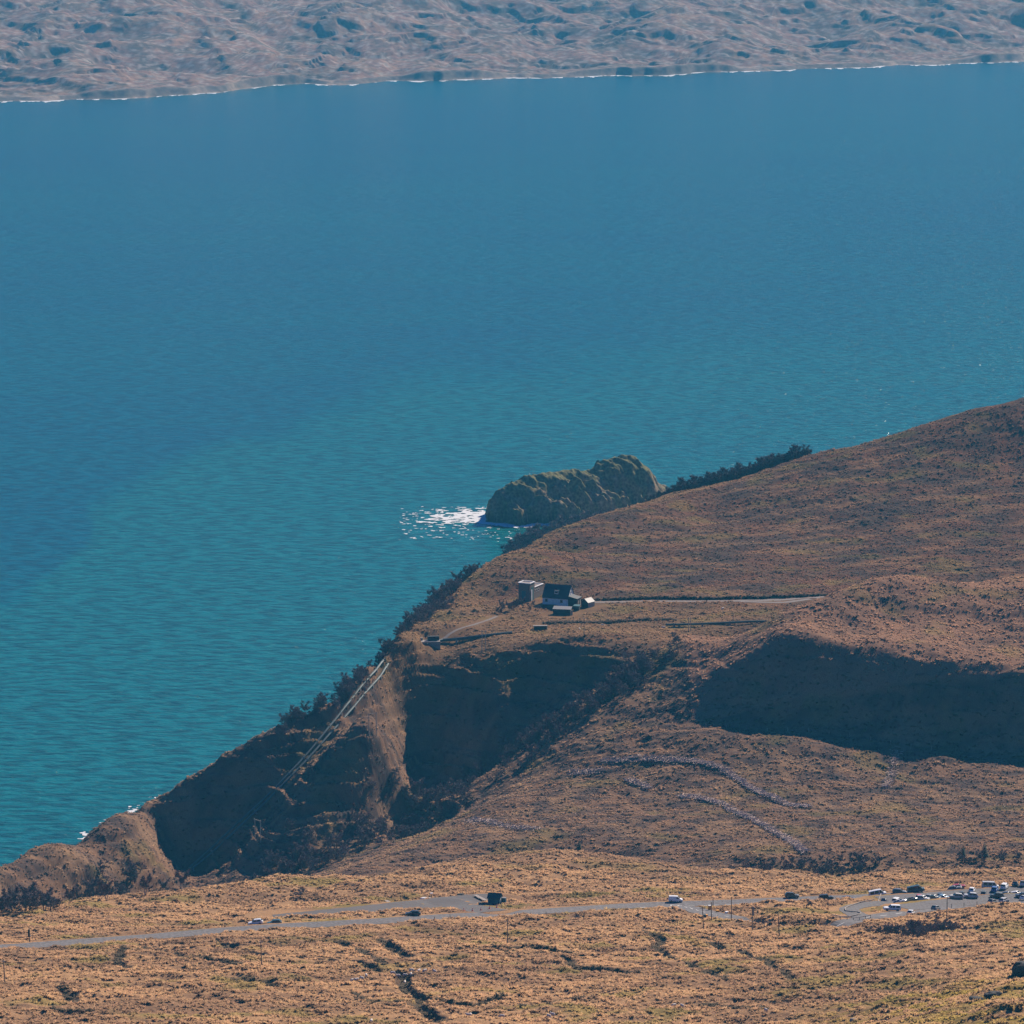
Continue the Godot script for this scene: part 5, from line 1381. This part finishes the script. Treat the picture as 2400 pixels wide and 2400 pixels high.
	w = Shape.new(); w.box(Vector3(0, 0.3, 0), Vector3(7.6, 4.0, 2.8)); part("wall", w, M.dark_timber, s)
	w = Shape.new(); w.prism([Vector3(0, 2.34, 1.6), Vector3(0, 3.1, -1.7), Vector3(0, 3.2, -1.7), Vector3(0, 2.44, 1.6)], Vector3(-4.0, 0, 0), Vector3(4.0, 0, 0)); part("roof", w, M.sheet_roof, s)
	w = Shape.new(); w.box(Vector3(4.3, 0.9, 1.2), Vector3(0.8, 1.8, 0.06)); part("door", w, M.pale_timber, s)
	s = thing("garden_hut", "tiny dark hut with teal roof between shed and timber shed", "shed", at(BUILD[5][0], BUILD[5][1]), deg_to_rad(-20))
	w = Shape.new(); w.box(Vector3(0, 0.5, 0), Vector3(2.4, 2.6, 1.8)); part("wall", w, M.dark_timber, s)
	w = Shape.new(); w.prism([Vector3(0, 1.83, 1.1), Vector3(0, 2.2, -1.1), Vector3(0, 2.28, -1.1), Vector3(0, 1.91, 1.1)], Vector3(-1.4, 0, 0), Vector3(1.4, 0, 0)); part("roof", w, M.teal_paint, s)
	# shelter wall on the shelf
	s = thing("stone_shelter", "low pale topped shelter on the shelf below the cottage", "shelter", at(WALLS[0][0], WALLS[0][1]), 0.05)
	w = Shape.new(); w.box(Vector3(0, 0.5, -0.6), Vector3(5.4, 2.0, 0.3)); part("wall", w, M.dark_stone, s)
	w = Shape.new(); w.box(Vector3(0, 1.55, -0.2), Vector3(6.0, 0.22, 1.6)); part("roof", w, M.concrete, s)
	w = Shape.new(); w.box(Vector3(2.8, 0.5, 0.3), Vector3(0.3, 2.0, 0.3)); part("post", w, M.concrete, s)
	# landing platform at the head of the pipes
	s = thing("loading_platform", "concrete landing platform with dark wagon at the pipe head", "platform", at(WALLS[1][0] + 2.0, WALLS[1][1] + 4.0), deg_to_rad(8))
	w = Shape.new(); w.box(Vector3(0, 0.0, 0), Vector3(8.4, 4.0, 4.4)); part("deck", w, M.concrete, s)
	w = Shape.new(); w.box(Vector3(1.6, 2.9, -0.8), Vector3(4.8, 1.7, 1.8), 0.0, 0.1); part("wagon", w, M.dark_timber, s)
	w = Shape.new(); w.box(Vector3(-3.2, 2.5, -1.6), Vector3(1.0, 1.0, 1.0)); part("block", w, M.concrete, s)

# ---------------------------------------------------------------- pipes, poles, fences
func pipe_run(called: String, label: String, line: PackedVector2Array, offs: Array, rad: float, lift: float, m: Material) -> void:
	var o := thing(called, label, "pipe", Vector3.ZERO)
	for s in offs:
		var rings := []
		var sad := Shape.new()
		var col := Shape.new()
		for q in line.size():
			var a := line[maxi(q - 1, 0)]; var b := line[mini(q + 1, line.size() - 1)]
			var side: Vector2 = (b - a).normalized().orthogonal() * float(s)
			var p: Vector2 = line[q] + side
			var h := 0.0
			for e in range(-3, 4):
				var pe: Vector2 = line[clampi(q + e, 0, line.size() - 1)] + side
				h += look(field, pe.x, pe.y) / 7.0
			var ctr := Vector3(p.x, h + lift, -p.y)
			var dir := Vector3(b.x - a.x, look(field, b.x, b.y) - look(field, a.x, a.y), -(b.y - a.y)).normalized()
			var u := dir.cross(Vector3.UP).normalized(); var w := u.cross(dir)
			var ring := []
			for k in 9: ring.append(ctr + (u * cos(TAU * k / 9) + w * sin(TAU * k / 9)) * rad)
			rings.append(ring)
			if q % 3 == 1:
				sad.boxb(Transform3D(Basis(u, w, -dir), ctr - w * (rad * 0.5 + lift * 0.55)), Vector3(rad * 2.3, lift * 1.1 + rad, 0.7))
				var ri := []; var r2 := []
				for k in 9:
					var v := (u * cos(TAU * k / 9) + w * sin(TAU * k / 9)) * rad * 1.14
					ri.append(ctr + v - dir * 0.12); r2.append(ctr + v + dir * 0.12)
				col.loft([ri, r2], true)
		var sh := Shape.new(); sh.loft(rings, true)
		var pp := part("pipe", sh, m, o)
		part("collars", col, m, pp).set_meta("kind", "stuff")
		part("saddles", sad, M.concrete, pp).set_meta("kind", "stuff")

func make_pipes() -> void:
	pipe_run("penstock", "twin steel pipes running straight down the shaded cliff slope", resample(PENSTOCK, 3.0), [-0.85, 0.85], 0.45, 0.75, M.pale_pipe)
	pipe_run("supply_pipe", "teal pipe along the grassy shelf towards the knoll", resample(PIPE_R, 4.0), [0.0], 0.5, 0.9, M.pipe_steel)
	pipe_run("supply_pipe", "teal pipe ending at the concrete landing platform", resample(PIPE_L, 3.0), [0.0], 0.7, 0.8, M.pipe_steel)

func pole(x: float, d: float, tall: float, label: String, arm := 0.0, lean := 0.0, group := "") -> Node3D:
	var o := thing("utility_pole", label, "pole", at(x, d), 0.0, group)
	var sh := Shape.new()
	sh.tube(Vector3(0, -0.4, 0), Vector3(lean, tall, 0), 0.16, 0.11, 8)
	part("post", sh, M.timber, o)
	if arm > 0.0:
		sh = Shape.new(); sh.box(Vector3(lean, tall - 0.5, 0.14), Vector3(arm, 0.14, 0.12)); part("crossarm", sh, M.timber, o)
		for k in [-0.45, 0.0, 0.45]:
			sh = Shape.new(); sh.tube(Vector3(lean + arm * k, tall - 0.44, 0.14), Vector3(lean + arm * k, tall - 0.14, 0.14), 0.06, 0.05, 6); part("insulator", sh, M.white_trim, o)
	return o

func make_poles() -> void:
	var L := [[7.4, 1.6, -0.5, "leaning pole with crossarm and green box beside the junction"], [5.9, 0.0, -0.1, "thin bare pole at the edge of the side road"], [3.2, 0.0, 0.0, "short thin pole at the corner of the road junction"], [7.0, 0.0, -0.05, "dark straight pole on the grass inside the junction"], [7.4, 0.0, -0.1, "pole with pale board on its upper half above a round bush"], [7.6, 0.0, -0.55, "leaning thin pole out on the grazing below the white rail"], [6.8, 0.0, 0.0, "pale straight pole beside the car park ditch"], [7.0, 1.5, 0.0, "pole with crossarm alone on the grazing below the hut"], [7.0, 0.9, -0.15, "pole standing on the grazing above the winding stream"], [4.6, 0.0, 0.0, "short pole with dark box on the far verge of the road"], [6.6, 0.8, -0.3, "leaning pole in the grazing below the roadside fence"]]
	for i in L.size():
		var l: Array = L[i]
		var o := pole(POLE[i][0], POLE[i][1], l[0], l[3], l[1], l[2])
		if i == 0:
			var sh := Shape.new(); sh.box(Vector3(0.25, 4.6, 0.2), Vector3(0.8, 0.9, 0.3)); part("box", sh, M.sign_blue, o)
			for k in 3:
				sh = Shape.new(); sh.tube(Vector3(-0.5, 6.8, 0), Vector3(-1.2 + k * 0.7, 7.7, 0.2), 0.05, 0.03, 5); part("bracket", sh, M.timber, o)
		elif i == 4:
			var sh := Shape.new(); sh.box(Vector3(0.22, 5.9, 0.2), Vector3(0.5, 2.6, 0.08)); part("board", sh, M.sheet_roof, o)
		elif i == 9:
			var sh := Shape.new(); sh.box(Vector3(-0.1, 3.1, 0.12), Vector3(0.6, 2.2, 0.4)); part("box", sh, M.dark_timber, o)
			sh = Shape.new(); sh.tube(Vector3(0.35, 2.4, 0.1), Vector3(0.5, 2.4, 0.1), 0.14, 0.14, 8); part("lamp_housing", sh, M.white_trim, o)
	var U := ["twin pole on the plateau edge above the shaded cove", "twin pole on the crest of the sunlit rib", "twin pole in the shade beside the foot of the pipes", "twin pole beside the teal pipe on the shelf"]
	for i in 4:
		var a: Array = UPOLE[i * 2]; var b: Array = UPOLE[i * 2 + 1]
		var o := thing("twin_pole", U[i], "pole", at(a[0], a[1]))
		var off := at(b[0], b[1]) - o.position
		var tall := [9.0, 9.0, 8.6, 6.0][i] as float
		for q in [Vector3.ZERO, off]:
			var sh := Shape.new(); sh.tube(q + Vector3(0, -0.5, 0), Vector3(q.x, tall, q.z), 0.17, 0.13, 8); part("post", sh, M.pale_timber, o)
		var cr := Shape.new(); cr.boxb(Transform3D(Basis(Vector3(off.x, 0, off.z).normalized(), Vector3.UP, Vector3(off.x, 0, off.z).normalized().cross(Vector3.UP)), Vector3(off.x * 0.5, tall - 0.4, off.z * 0.5)), Vector3(Vector2(off.x, off.z).length() + 1.2, 0.18, 0.14)); part("crossarm", cr, M.pale_timber, o)
	pole(UPOLE[8][0], UPOLE[8][1], 6.6, "single pole on the plateau in front of the cottage", 0.6)
	pole(UPOLE[9][0], UPOLE[9][1], 5.4, "single pole with crossarm beside the upper track", 1.8)
	pole(UPOLE[10][0], UPOLE[10][1], 4.5, "short pole on the green shelf near the knoll")

func fence(label: String, pts: Array, gap: float, tall: float, m: Material, wires := 2) -> void:
	var line := resample(pts, gap)
	var o := thing("wire_fence", label, "fence", Vector3.ZERO)
	var tops := []
	for q in line.size():
		var p := at(line[q].x, line[q].y)
		var sh := Shape.new()
		var lean := Vector3(noise_c.get_noise_2d(q * 40.0, pts[0][0]) * 0.25, tall, noise_c.get_noise_2d(q * 40.0, 9.0) * 0.2)
		sh.tube(p - Vector3(0, 0.4, 0), p + lean, 0.1, 0.09, 6)
		part("post", sh, m, o)
		tops.append([p, p + lean])
	for w in wires:
		var sh := Shape.new()
		for q in tops.size() - 1:
			var f := 0.92 - 0.4 * w
			var a: Vector3 = tops[q][0].lerp(tops[q][1], f); var b: Vector3 = tops[q + 1][0].lerp(tops[q + 1][1], f)
			sh.tube(a, b, 0.012, 0.012, 3, false)
		part("wire", sh, M.timber, o)

func rail(label: String, pts: Array, gap: float, tall: float, thick: float, m: Material) -> void:
	var line := resample(pts, gap)
	var o := thing("kerb_rail", label, "rail", Vector3.ZERO)
	for q in line.size():
		var p := at(line[q].x, line[q].y)
		var sh := Shape.new(); sh.box(p + Vector3(0, tall * 0.5 - 0.25, 0), Vector3(0.16, tall + 0.3, 0.16)); part("post", sh, M.timber, o)
		if q + 1 < line.size():
			var n := at(line[q + 1].x, line[q + 1].y)
			var a := p + Vector3(0, tall, 0); var b := n + Vector3(0, tall, 0)
			var z := (b - a).normalized(); var x := Vector3.UP.cross(z).normalized()
			sh = Shape.new(); sh.boxb(Transform3D(Basis(x, z.cross(x), z), (a + b) * 0.5), Vector3(thick, thick * 1.3, a.distance_to(b) - 0.06)); part("beam", sh, m, o)

func make_fences() -> void:
	fence("post and wire fence along the lip of the gorge", FENCE_A, 4.6, 1.4, M.pale_timber)
	fence("post and wire fence under the shaded knoll", FENCE_B, 8.0, 1.7, M.pale_timber)
	fence("short fence at the lower road edge near a leaning pole", FENCE_C, 3.0, 1.2, M.timber)
	fence("dark fence along the lower verge opposite the lay-by", FENCE_D, 6.5, 1.1, M.timber)
	fence("sparse thin posts along the lower edge of the car park", FENCE_E, 6.0, 1.5, M.timber, 1)
	rail("low pale timber rail curving round the car park end", RAIL_A, 2.6, 0.3, 0.2, M.pale_timber)
	rail("open timber rail beside the lower car park entrance", RAIL_B, 2.4, 0.9, 0.14, M.pale_timber)

func make_furniture() -> void:
	# blue hut with ramp
	var k := thing("blue_hut", "dark blue hut with pitched roof, ramp and white poster by the lay-by", "hut", at(KIOSK[0][0], KIOSK[0][1] + 2.0), deg_to_rad(-14))
	gable_house(k, Vector2(1.9, 1.5), 2.5, 3.7, M.hut_blue, M.slate, 0.25)
	var w := Shape.new(); w.box(Vector3(1.93, 1.6, 0.2), Vector3(0.05, 1.1, 0.7)); part("poster", w, M.white_trim, k)
	w = Shape.new(); w.box(Vector3(2.6, 1.5, -0.9), Vector3(1.4, 1.4, 1.0), 0.0, 0.05); part("cabinet", w, M.hut_blue, k)
	w = Shape.new(); w.box(Vector3(2.6, 2.24, -0.9), Vector3(1.5, 0.08, 1.1)); part("cabinet_lid", w, M.sheet_roof, k)
	w = Shape.new(); w.prism([Vector3(-4.6, -0.4, 0), Vector3(-4.6, 0.12, 0), Vector3(1.6, 0.5, 0), Vector3(1.6, -0.4, 0)], Vector3(0, 0, 1.62), Vector3(0, 0, 2.8)); part("ramp", w, M.dark_timber, k)
	for q in 5:
		w = Shape.new(); w.box(Vector3(-4.5 + q * 1.5, 0.75 + q * 0.08, 2.85), Vector3(0.09, 1.1, 0.09)); part("rail_post", w, M.hut_blue, k)
	w = Shape.new(); w.tube(Vector3(-4.6, 1.25, 2.85), Vector3(1.6, 1.66, 2.85), 0.06, 0.06, 6); part("hand_rail", w, M.hut_blue, k)
	w = Shape.new(); w.prism([Vector3(-4.55, 0.3, 0), Vector3(-4.55, 1.1, 0), Vector3(1.55, 1.5, 0), Vector3(1.55, 0.7, 0)], Vector3(0, 0, 2.78), Vector3(0, 0, 2.82)); part("rail_panel", w, M.hut_blue, k)
	# long trestle boards
	for i in 2:
		var o := thing("trestle_board", ["long slatted board on trestles at the lay-by end", "long slatted board on trestles near the blue hut"][i], "board", at(BOARD[i][0], BOARD[i][1]), deg_to_rad(-62))
		for s in 3:
			w = Shape.new(); w.box(Vector3(0, 0.62, -0.4 + s * 0.4), Vector3(7.4, 0.07, 0.34)); part("plank", w, M.pale_timber, o)
		for s in [-3.0, 0.0, 3.0]:
			w = Shape.new(); w.box(Vector3(s, 0.2, 0), Vector3(0.16, 0.78, 1.0)); part("trestle", w, M.timber, o)
	for i in CONE.size():
		var o := thing("traffic_cone", "orange traffic cone in a line across the lay-by mouth", "cone", at(CONE[i][0], CONE[i][1], 0.1), 0.0, "traffic cones across the lay-by mouth")
		w = Shape.new(); w.tube(Vector3(0, 0.05, 0), Vector3(0, 1.0, 0), 0.26, 0.06, 12); part("body", w, M.cone_orange, o)
		w = Shape.new(); w.box(Vector3(0, 0.03, 0), Vector3(0.62, 0.06, 0.62)); part("base", w, M.cone_orange, o)
		w = Shape.new(); w.tube(Vector3(0, 0.45, 0), Vector3(0, 0.7, 0), 0.185, 0.13, 12); part("band", w, M.white_trim, o)
	for i in BOLLARD.size():
		var o := thing("marker_post", "black and white marker post by the hut" if i < 3 else "dark marker post at the lay-by mouth", "post", at(BOLLARD[i][0], BOLLARD[i][1]), 0.0, "marker posts by the hut" if i < 3 else "marker posts at the lay-by mouth")
		w = Shape.new(); w.box(Vector3(0, 0.4, 0), Vector3(0.16, 1.2, 0.12), 0.0, 0.02); part("post", w, M.dark_timber, o)
		w = Shape.new(); w.box(Vector3(0, 0.78, 0), Vector3(0.18, 0.24, 0.14)); part("band", w, M.white_trim, o)
	for i in BIN.size():
		var o := thing("grit_bin", ["tall yellow bin with white lid at the junction corner", "low yellow grit bin half way along the side road", "white grit bin beyond the yellow one", "small yellow grit bin on the lower verge"][i], "bin", at(BIN[i][0], BIN[i][1]), 0.3 * i)
		var tall := [1.3, 0.55, 0.5, 0.5][i] as float
		w = Shape.new(); w.box(Vector3(0, tall * 0.5 - 0.05, 0), Vector3(0.95, tall, 0.7), 0.0, 0.06); part("body", w, M.white_trim if i == 2 else M.bin_yellow, o)
		w = Shape.new(); w.box(Vector3(0, tall + 0.05, 0), Vector3(1.02, 0.12, 0.78), 0.0, 0.03); part("lid", w, M.bin_yellow if i in [1, 3] else M.white_trim, o)
	# round road sign beside the van, green shrub under the pole with the board
	var sg := thing("road_sign", "round road sign on the verge above the white van", "sign", at(52.5, 1267.0))
	w = Shape.new(); w.tube(Vector3(0, -0.3, 0), Vector3(0, 2.4, 0), 0.05, 0.05, 6); part("post", w, M.timber, sg)
	w = Shape.new(); w.tube(Vector3(0, 2.2, 0.05), Vector3(0, 2.2, 0.1), 0.42, 0.42, 14); part("plate", w, M.sheet_roof, sg)

# ---------------------------------------------------------------- vehicles
var CAR_KINDS := {
	# length, width, height, belt, clearance, rear base, roof rear, roof front, windscreen base, bonnet height, wheel radius, side glass
	"hatch": [4.0, 1.74, 1.5, 0.92, 0.2, -1.95, -1.35, 0.25, 1.05, 0.82, 0.31, [[-1.3, -0.35], [-0.25, 0.75]]],
	"estate": [4.6, 1.8, 1.47, 0.92, 0.19, -2.2, -1.6, 0.2, 1.05, 0.82, 0.32, [[-1.75, -0.55], [-0.45, 0.75]]],
	"suv": [4.5, 1.86, 1.68, 1.03, 0.24, -2.15, -1.6, 0.3, 1.1, 0.98, 0.36, [[-1.75, -0.5], [-0.4, 0.8]]],
	"box": [4.6, 1.85, 1.95, 1.15, 0.3, -2.25, -2.1, 0.55, 0.95, 1.12, 0.39, [[-2.0, -1.0], [-0.9, 0.0], [0.1, 0.75]]],
	"van": [4.5, 1.84, 1.86, 1.12, 0.2, -2.2, -2.1, 0.55, 1.45, 0.98, 0.32, [[0.15, 1.05]]],
	"minibus": [5.6, 1.98, 2.3, 1.2, 0.25, -2.75, -2.6, 1.2, 2.1, 1.15, 0.35, [[-2.3, -1.0], [-0.85, 0.45], [0.6, 1.7]]],
	"pickup": [5.3, 1.88, 1.84, 1.08, 0.3, -2.6, -2.4, 0.35, 1.15, 1.06, 0.4, [[-2.35, -1.1], [-0.85, 0.0], [0.1, 0.85]]]}

func car_meshes(kind: String) -> Dictionary:
	var k: Array = CAR_KINDS[kind]
	var L: float = k[0]; var hw: float = k[1] * 0.5; var H: float = k[2]; var belt: float = k[3]; var cl: float = k[4]
	var out := {}
	var sh := Shape.new()
	var rings := []
	for s in [[-L / 2, belt * 0.82, 0.86, cl + 0.12], [-L / 2 + 0.07, belt * 0.97, 0.94, cl + 0.04], [k[5] + 0.25, belt, 1.0, cl], [0.0, belt, 1.0, cl], [k[8], belt - 0.01, 1.0, cl], [L / 2 - 0.55, k[9], 0.97, cl], [L / 2 - 0.16, k[9] - 0.1, 0.88, cl + 0.03], [L / 2, k[9] * 0.62, 0.76, cl + 0.1]]:
		var w: float = hw * s[2]; var x: float = s[0]; var y: float = s[1]; var b: float = s[3]
		rings.append([Vector3(x, b, -w * 0.9), Vector3(x, b + 0.12, -w), Vector3(x, lerpf(b, y, 0.6), -w), Vector3(x, y - 0.07, -w * 0.965), Vector3(x, y, -w * 0.87), Vector3(x, y, w * 0.87), Vector3(x, y - 0.07, w * 0.965), Vector3(x, lerpf(b, y, 0.6), w), Vector3(x, b + 0.12, w), Vector3(x, b, w * 0.9)])
	sh.loft(rings, true)
	var wb := hw * 0.9; var wt := hw * 0.74
	var xs := [k[5] + 0.02, k[6], (k[6] + k[7]) * 0.5, k[7], k[8]]
	var ys := [belt - 0.02, H - 0.06, H, H - 0.03, belt - 0.03]
	rings = []
	for i in 5:
		var f := clampf((ys[i] - belt) / (H - belt), 0.0, 1.0)
		var w := lerpf(wb, wt, f)
		rings.append([Vector3(xs[i], belt - 0.06, -wb), Vector3(xs[i], maxf(ys[i] - 0.07, belt - 0.05), -lerpf(w, wb, 0.15)), Vector3(xs[i], ys[i], -w * 0.9), Vector3(xs[i], ys[i], w * 0.9), Vector3(xs[i], maxf(ys[i] - 0.07, belt - 0.05), lerpf(w, wb, 0.15)), Vector3(xs[i], belt - 0.06, wb)])
	sh.loft(rings, true)
	out["body"] = sh.mesh()
	var pane := func(a: int, b: int) -> ArrayMesh:
		var g := Shape.new()
		var p := Vector3(xs[a], ys[a], 0); var q := Vector3(xs[b], ys[b], 0)
		var nrm := Vector3(-(q.y - p.y), q.x - p.x, 0).normalized()
		if nrm.y < 0.0: nrm = -nrm
		var lo := p.lerp(q, 0.1) if ys[a] < ys[b] else q.lerp(p, 0.1)
		var hi := p.lerp(q, 0.9) if ys[a] < ys[b] else q.lerp(p, 0.9)
		var o := nrm * 0.012
		g.quad(lo + o + Vector3(0, 0, -wb * 0.86), lo + o + Vector3(0, 0, wb * 0.86), hi + o + Vector3(0, 0, wt * 0.82), hi + o + Vector3(0, 0, -wt * 0.82), lo - nrm)
		return g.mesh()
	out["windscreen"] = pane.call(3, 4)
	out["rear_window"] = pane.call(0, 1)
	out["sides"] = []
	for q in k[11]:
		for s in [-1, 1]:
			var g := Shape.new()
			var y0 := belt + 0.03; var y1 := H - 0.16
			var z0 := lerpf(wb, wt, 0.06) + 0.015; var z1 := lerpf(wt, wb, 0.28) + 0.03
			var cut := minf(q[1], lerpf(k[8], k[7], 0.9))
			g.quad(Vector3(maxf(q[0], k[5] + 0.35), y0, z0 * s), Vector3(q[1], y0, z0 * s), Vector3(cut - 0.05, y1, z1 * s), Vector3(maxf(q[0], k[6]) + 0.08, y1, z1 * s), Vector3(0, 1, 0))
			out["sides"].append(g.mesh())
	var r: float = k[10]
	sh = Shape.new(); sh.tube(Vector3(0, 0, -0.11), Vector3(0, 0, 0.11), r, r, 18); out["tyre"] = sh.mesh()
	sh = Shape.new(); sh.tube(Vector3(0, 0, -0.118), Vector3(0, 0, 0.118), r * 0.62, r * 0.62, 14); out["rim"] = sh.mesh()
	out["wheels"] = [Vector3(L * 0.31, r, hw - 0.1), Vector3(L * 0.31, r, -hw + 0.1), Vector3(-L * 0.3, r, hw - 0.1), Vector3(-L * 0.3, r, -hw + 0.1)]
	out["lamp"] = []
	for s in [-1, 1]:
		sh = Shape.new(); sh.box(Vector3(L / 2 - 0.1, k[9] * 0.76, hw * 0.63 * s), Vector3(0.16, 0.14, 0.34), 0.0, 0.03); out["lamp"].append(["headlight", sh.mesh(), "head_lamp"])
		sh = Shape.new(); sh.box(Vector3(-L / 2 + 0.06, belt * 0.84, hw * 0.78 * s), Vector3(0.12, 0.24, 0.16), 0.0, 0.03); out["lamp"].append(["tail_light", sh.mesh(), "tail_lamp"])
		sh = Shape.new(); sh.box(Vector3(k[8] - 0.3, belt + 0.08, (hw + 0.08) * s), Vector3(0.12, 0.15, 0.2), 0.0, 0.03); out["lamp"].append(["mirror", sh.mesh(), ""])
	return out

func make_cars() -> void:
	var kinds := {}
	var paints := {}
	for c in PAINT:
		var m := mat("paint_" + c, lin(PAINT[c][0], PAINT[c][1], PAINT[c][2]), 0.3)
		m.clearcoat_enabled = true
		m.clearcoat = 0.6
		paints[c] = m
	for i in CAR.size():
		var c: Array = CAR[i]
		var kind: String = c[2]
		if not kinds.has(kind): kinds[kind] = car_meshes(kind)
		var k: Dictionary = kinds[kind]
		var p := Vector2(c[0], c[1])
		var o := thing({"van": "parked_van", "minibus": "parked_minibus", "pickup": "pickup_truck"}.get(kind, "parked_car"), c[5], {"van": "van", "minibus": "minibus", "pickup": "pickup"}.get(kind, "car"), at(p.x, p.y, 0.1), deg_to_rad(c[3]), "vehicles on the road and in the car park")
		# sit square on the ground it stands on
		var f := Vector2(cos(o.rotation.y), sin(o.rotation.y))
		var a := at(p.x + f.x * 1.4, p.y + f.y * 1.4); var b := at(p.x - f.x * 1.4, p.y - f.y * 1.4)
		o.rotation.z = atan2(a.y - b.y, 2.8)
		o.position.y = (a.y + b.y) * 0.5 + 0.11
		var paint: Material = paints[c[4]]
		part("body", k.body, paint, o)
		part("windscreen", k.windscreen, M.dark_glass, o)
		part("rear_window", k.rear_window, M.dark_glass, o)
		for s in k.sides: part("side_window", s, M.dark_glass, o)
		for w in k.wheels:
			var wh := Node3D.new()
			wh.name = "wheel"
			o.add_child(wh, true)
			wh.position = w
			part("tyre", k.tyre, M.tyre, wh); part("rim", k.rim, M.rim, wh)
		for l in k.lamp: part(l[0], l[1], M[l[2]] if l[2] else paint, o)

# ---------------------------------------------------------------- scene
func _ready() -> void:
	var cam := Camera3D.new()
	cam.name = "camera"
	cam.fov = 14.0
	cam.near = 1.0
	cam.far = 20000.0
	add_child(cam)
	cam.position = Vector3(0, 450, 0)
	cam.rotation = Vector3(deg_to_rad(-9.9), 0, 0)
	cam.current = true

	var env := Environment.new()
	env.background_mode = Environment.BG_SKY
	var sky_m := ProceduralSkyMaterial.new()
	sky_m.sky_top_color = Color(0.03, 0.29, 0.7)
	sky_m.sky_horizon_color = Color(0.4, 0.68, 0.8)
	sky_m.sky_curve = 0.15
	sky_m.ground_horizon_color = Color(0.4, 0.5, 0.58)
	sky_m.ground_bottom_color = Color(0.1, 0.16, 0.2)
	sky_m.sun_angle_max = 1.0
	var sky := Sky.new()
	sky.sky_material = sky_m
	env.sky = sky
	env.background_energy_multiplier = 0.44
	env.tonemap_mode = Environment.TONE_MAPPER_LINEAR
	env.tonemap_exposure = 1.66
	env.fog_enabled = true
	env.fog_density = 0.000056
	env.fog_light_color = Color(0.28, 0.62, 0.76)
	env.sdfgi_enabled = true
	env.ssao_enabled = true
	env.ssil_enabled = true
	var we := WorldEnvironment.new()
	we.name = "world_environment"
	we.environment = env
	add_child(we)

	var sun := DirectionalLight3D.new()
	sun.name = "sun"
	sun.light_energy = 1.6
	sun.light_color = Color(1.0, 0.94, 0.87)
	sun.light_angular_distance = 0.5
	sun.shadow_enabled = true
	sun.directional_shadow_max_distance = 9000.0
	add_child(sun)
	var el := deg_to_rad(36.0)
	var az := deg_to_rad(55.0)
	sun.look_at_from_position(Vector3.ZERO, -Vector3(cos(el) * cos(az), sin(el), -cos(el) * sin(az)), Vector3.UP)

	rng.seed = 2024
	noise_a.seed = 3
	noise_a.noise_type = FastNoiseLite.TYPE_SIMPLEX
	noise_a.frequency = 0.045
	noise_a.fractal_octaves = 3
	noise_b.seed = 9
	noise_b.noise_type = FastNoiseLite.TYPE_SIMPLEX
	noise_b.frequency = 0.16
	noise_b.fractal_octaves = 3
	noise_c.seed = 12
	noise_c.frequency = 0.05

	var t := Time.get_ticks_msec()
	materials()
	print("materials ", Time.get_ticks_msec() - t)
	make_field()
	print("field ", Time.get_ticks_msec() - t)
	for r in [[ROAD, 4.2], [SIDE, 4.0], [LOOP, 4.2], [APRON, 6.5], [ROW, 6.5], [LAYBY, 7.0], [LAYIN, 5.5], [TRACK, 2.6], [TRACK2, 2.2], [PATH, 1.4]]:
		level(r[0], r[1] if r[0] != SIDE else 3.4, 4.0 if r[0] != SIDE and r[0] != TRACK else 2.5, 2.4 if r[0] == SIDE else 0.0, 0.9 if r[0] == TRACK else 0.0)
	for b in BUILD: level([[b[0] - 2.0, b[1]], [b[0] + 2.0, b[1] + 3.0]], 5.0, 5.0)
	for s in [[STREAM1, 2.5, 2.4], [STREAM2, 2.3, 2.0], [STREAM3, 2.0, 1.5], [STREAM4, 2.1, 1.6], [STREAM5, 2.2, 1.6], [STREAM6, 1.9, 1.3], [STREAM7, 1.9, 1.3], [EDGE1, 1.9, 1.0], [EDGE2, 1.9, 0.9], [EDGE3, 1.9, 1.0], [EDGE4, 2.1, 1.0], [EDGE5, 1.9, 1.2], [EDGE6, 1.9, 1.0], [EDGE7, 1.8, 1.0], [EDGE8, 1.8, 1.0], [EDGE9, 1.8, 1.1]]:
		dig(s[0], s[1], s[2])
	make_moor()
	print("moor ", Time.get_ticks_msec() - t)
	make_sea()
	make_far_shore()
	make_headland()
	make_foam()
	print("sea ", Time.get_ticks_msec() - t)
	make_roads()
	make_buildings()
	make_pipes()
	make_poles()
	make_fences()
	make_furniture()
	make_cars()
	print("objects ", Time.get_ticks_msec() - t)
	make_scrub()
	make_conifers()
	make_brash()
	make_rocks()
	make_sheep()
	make_grass()
	print("done ", Time.get_ticks_msec() - t)
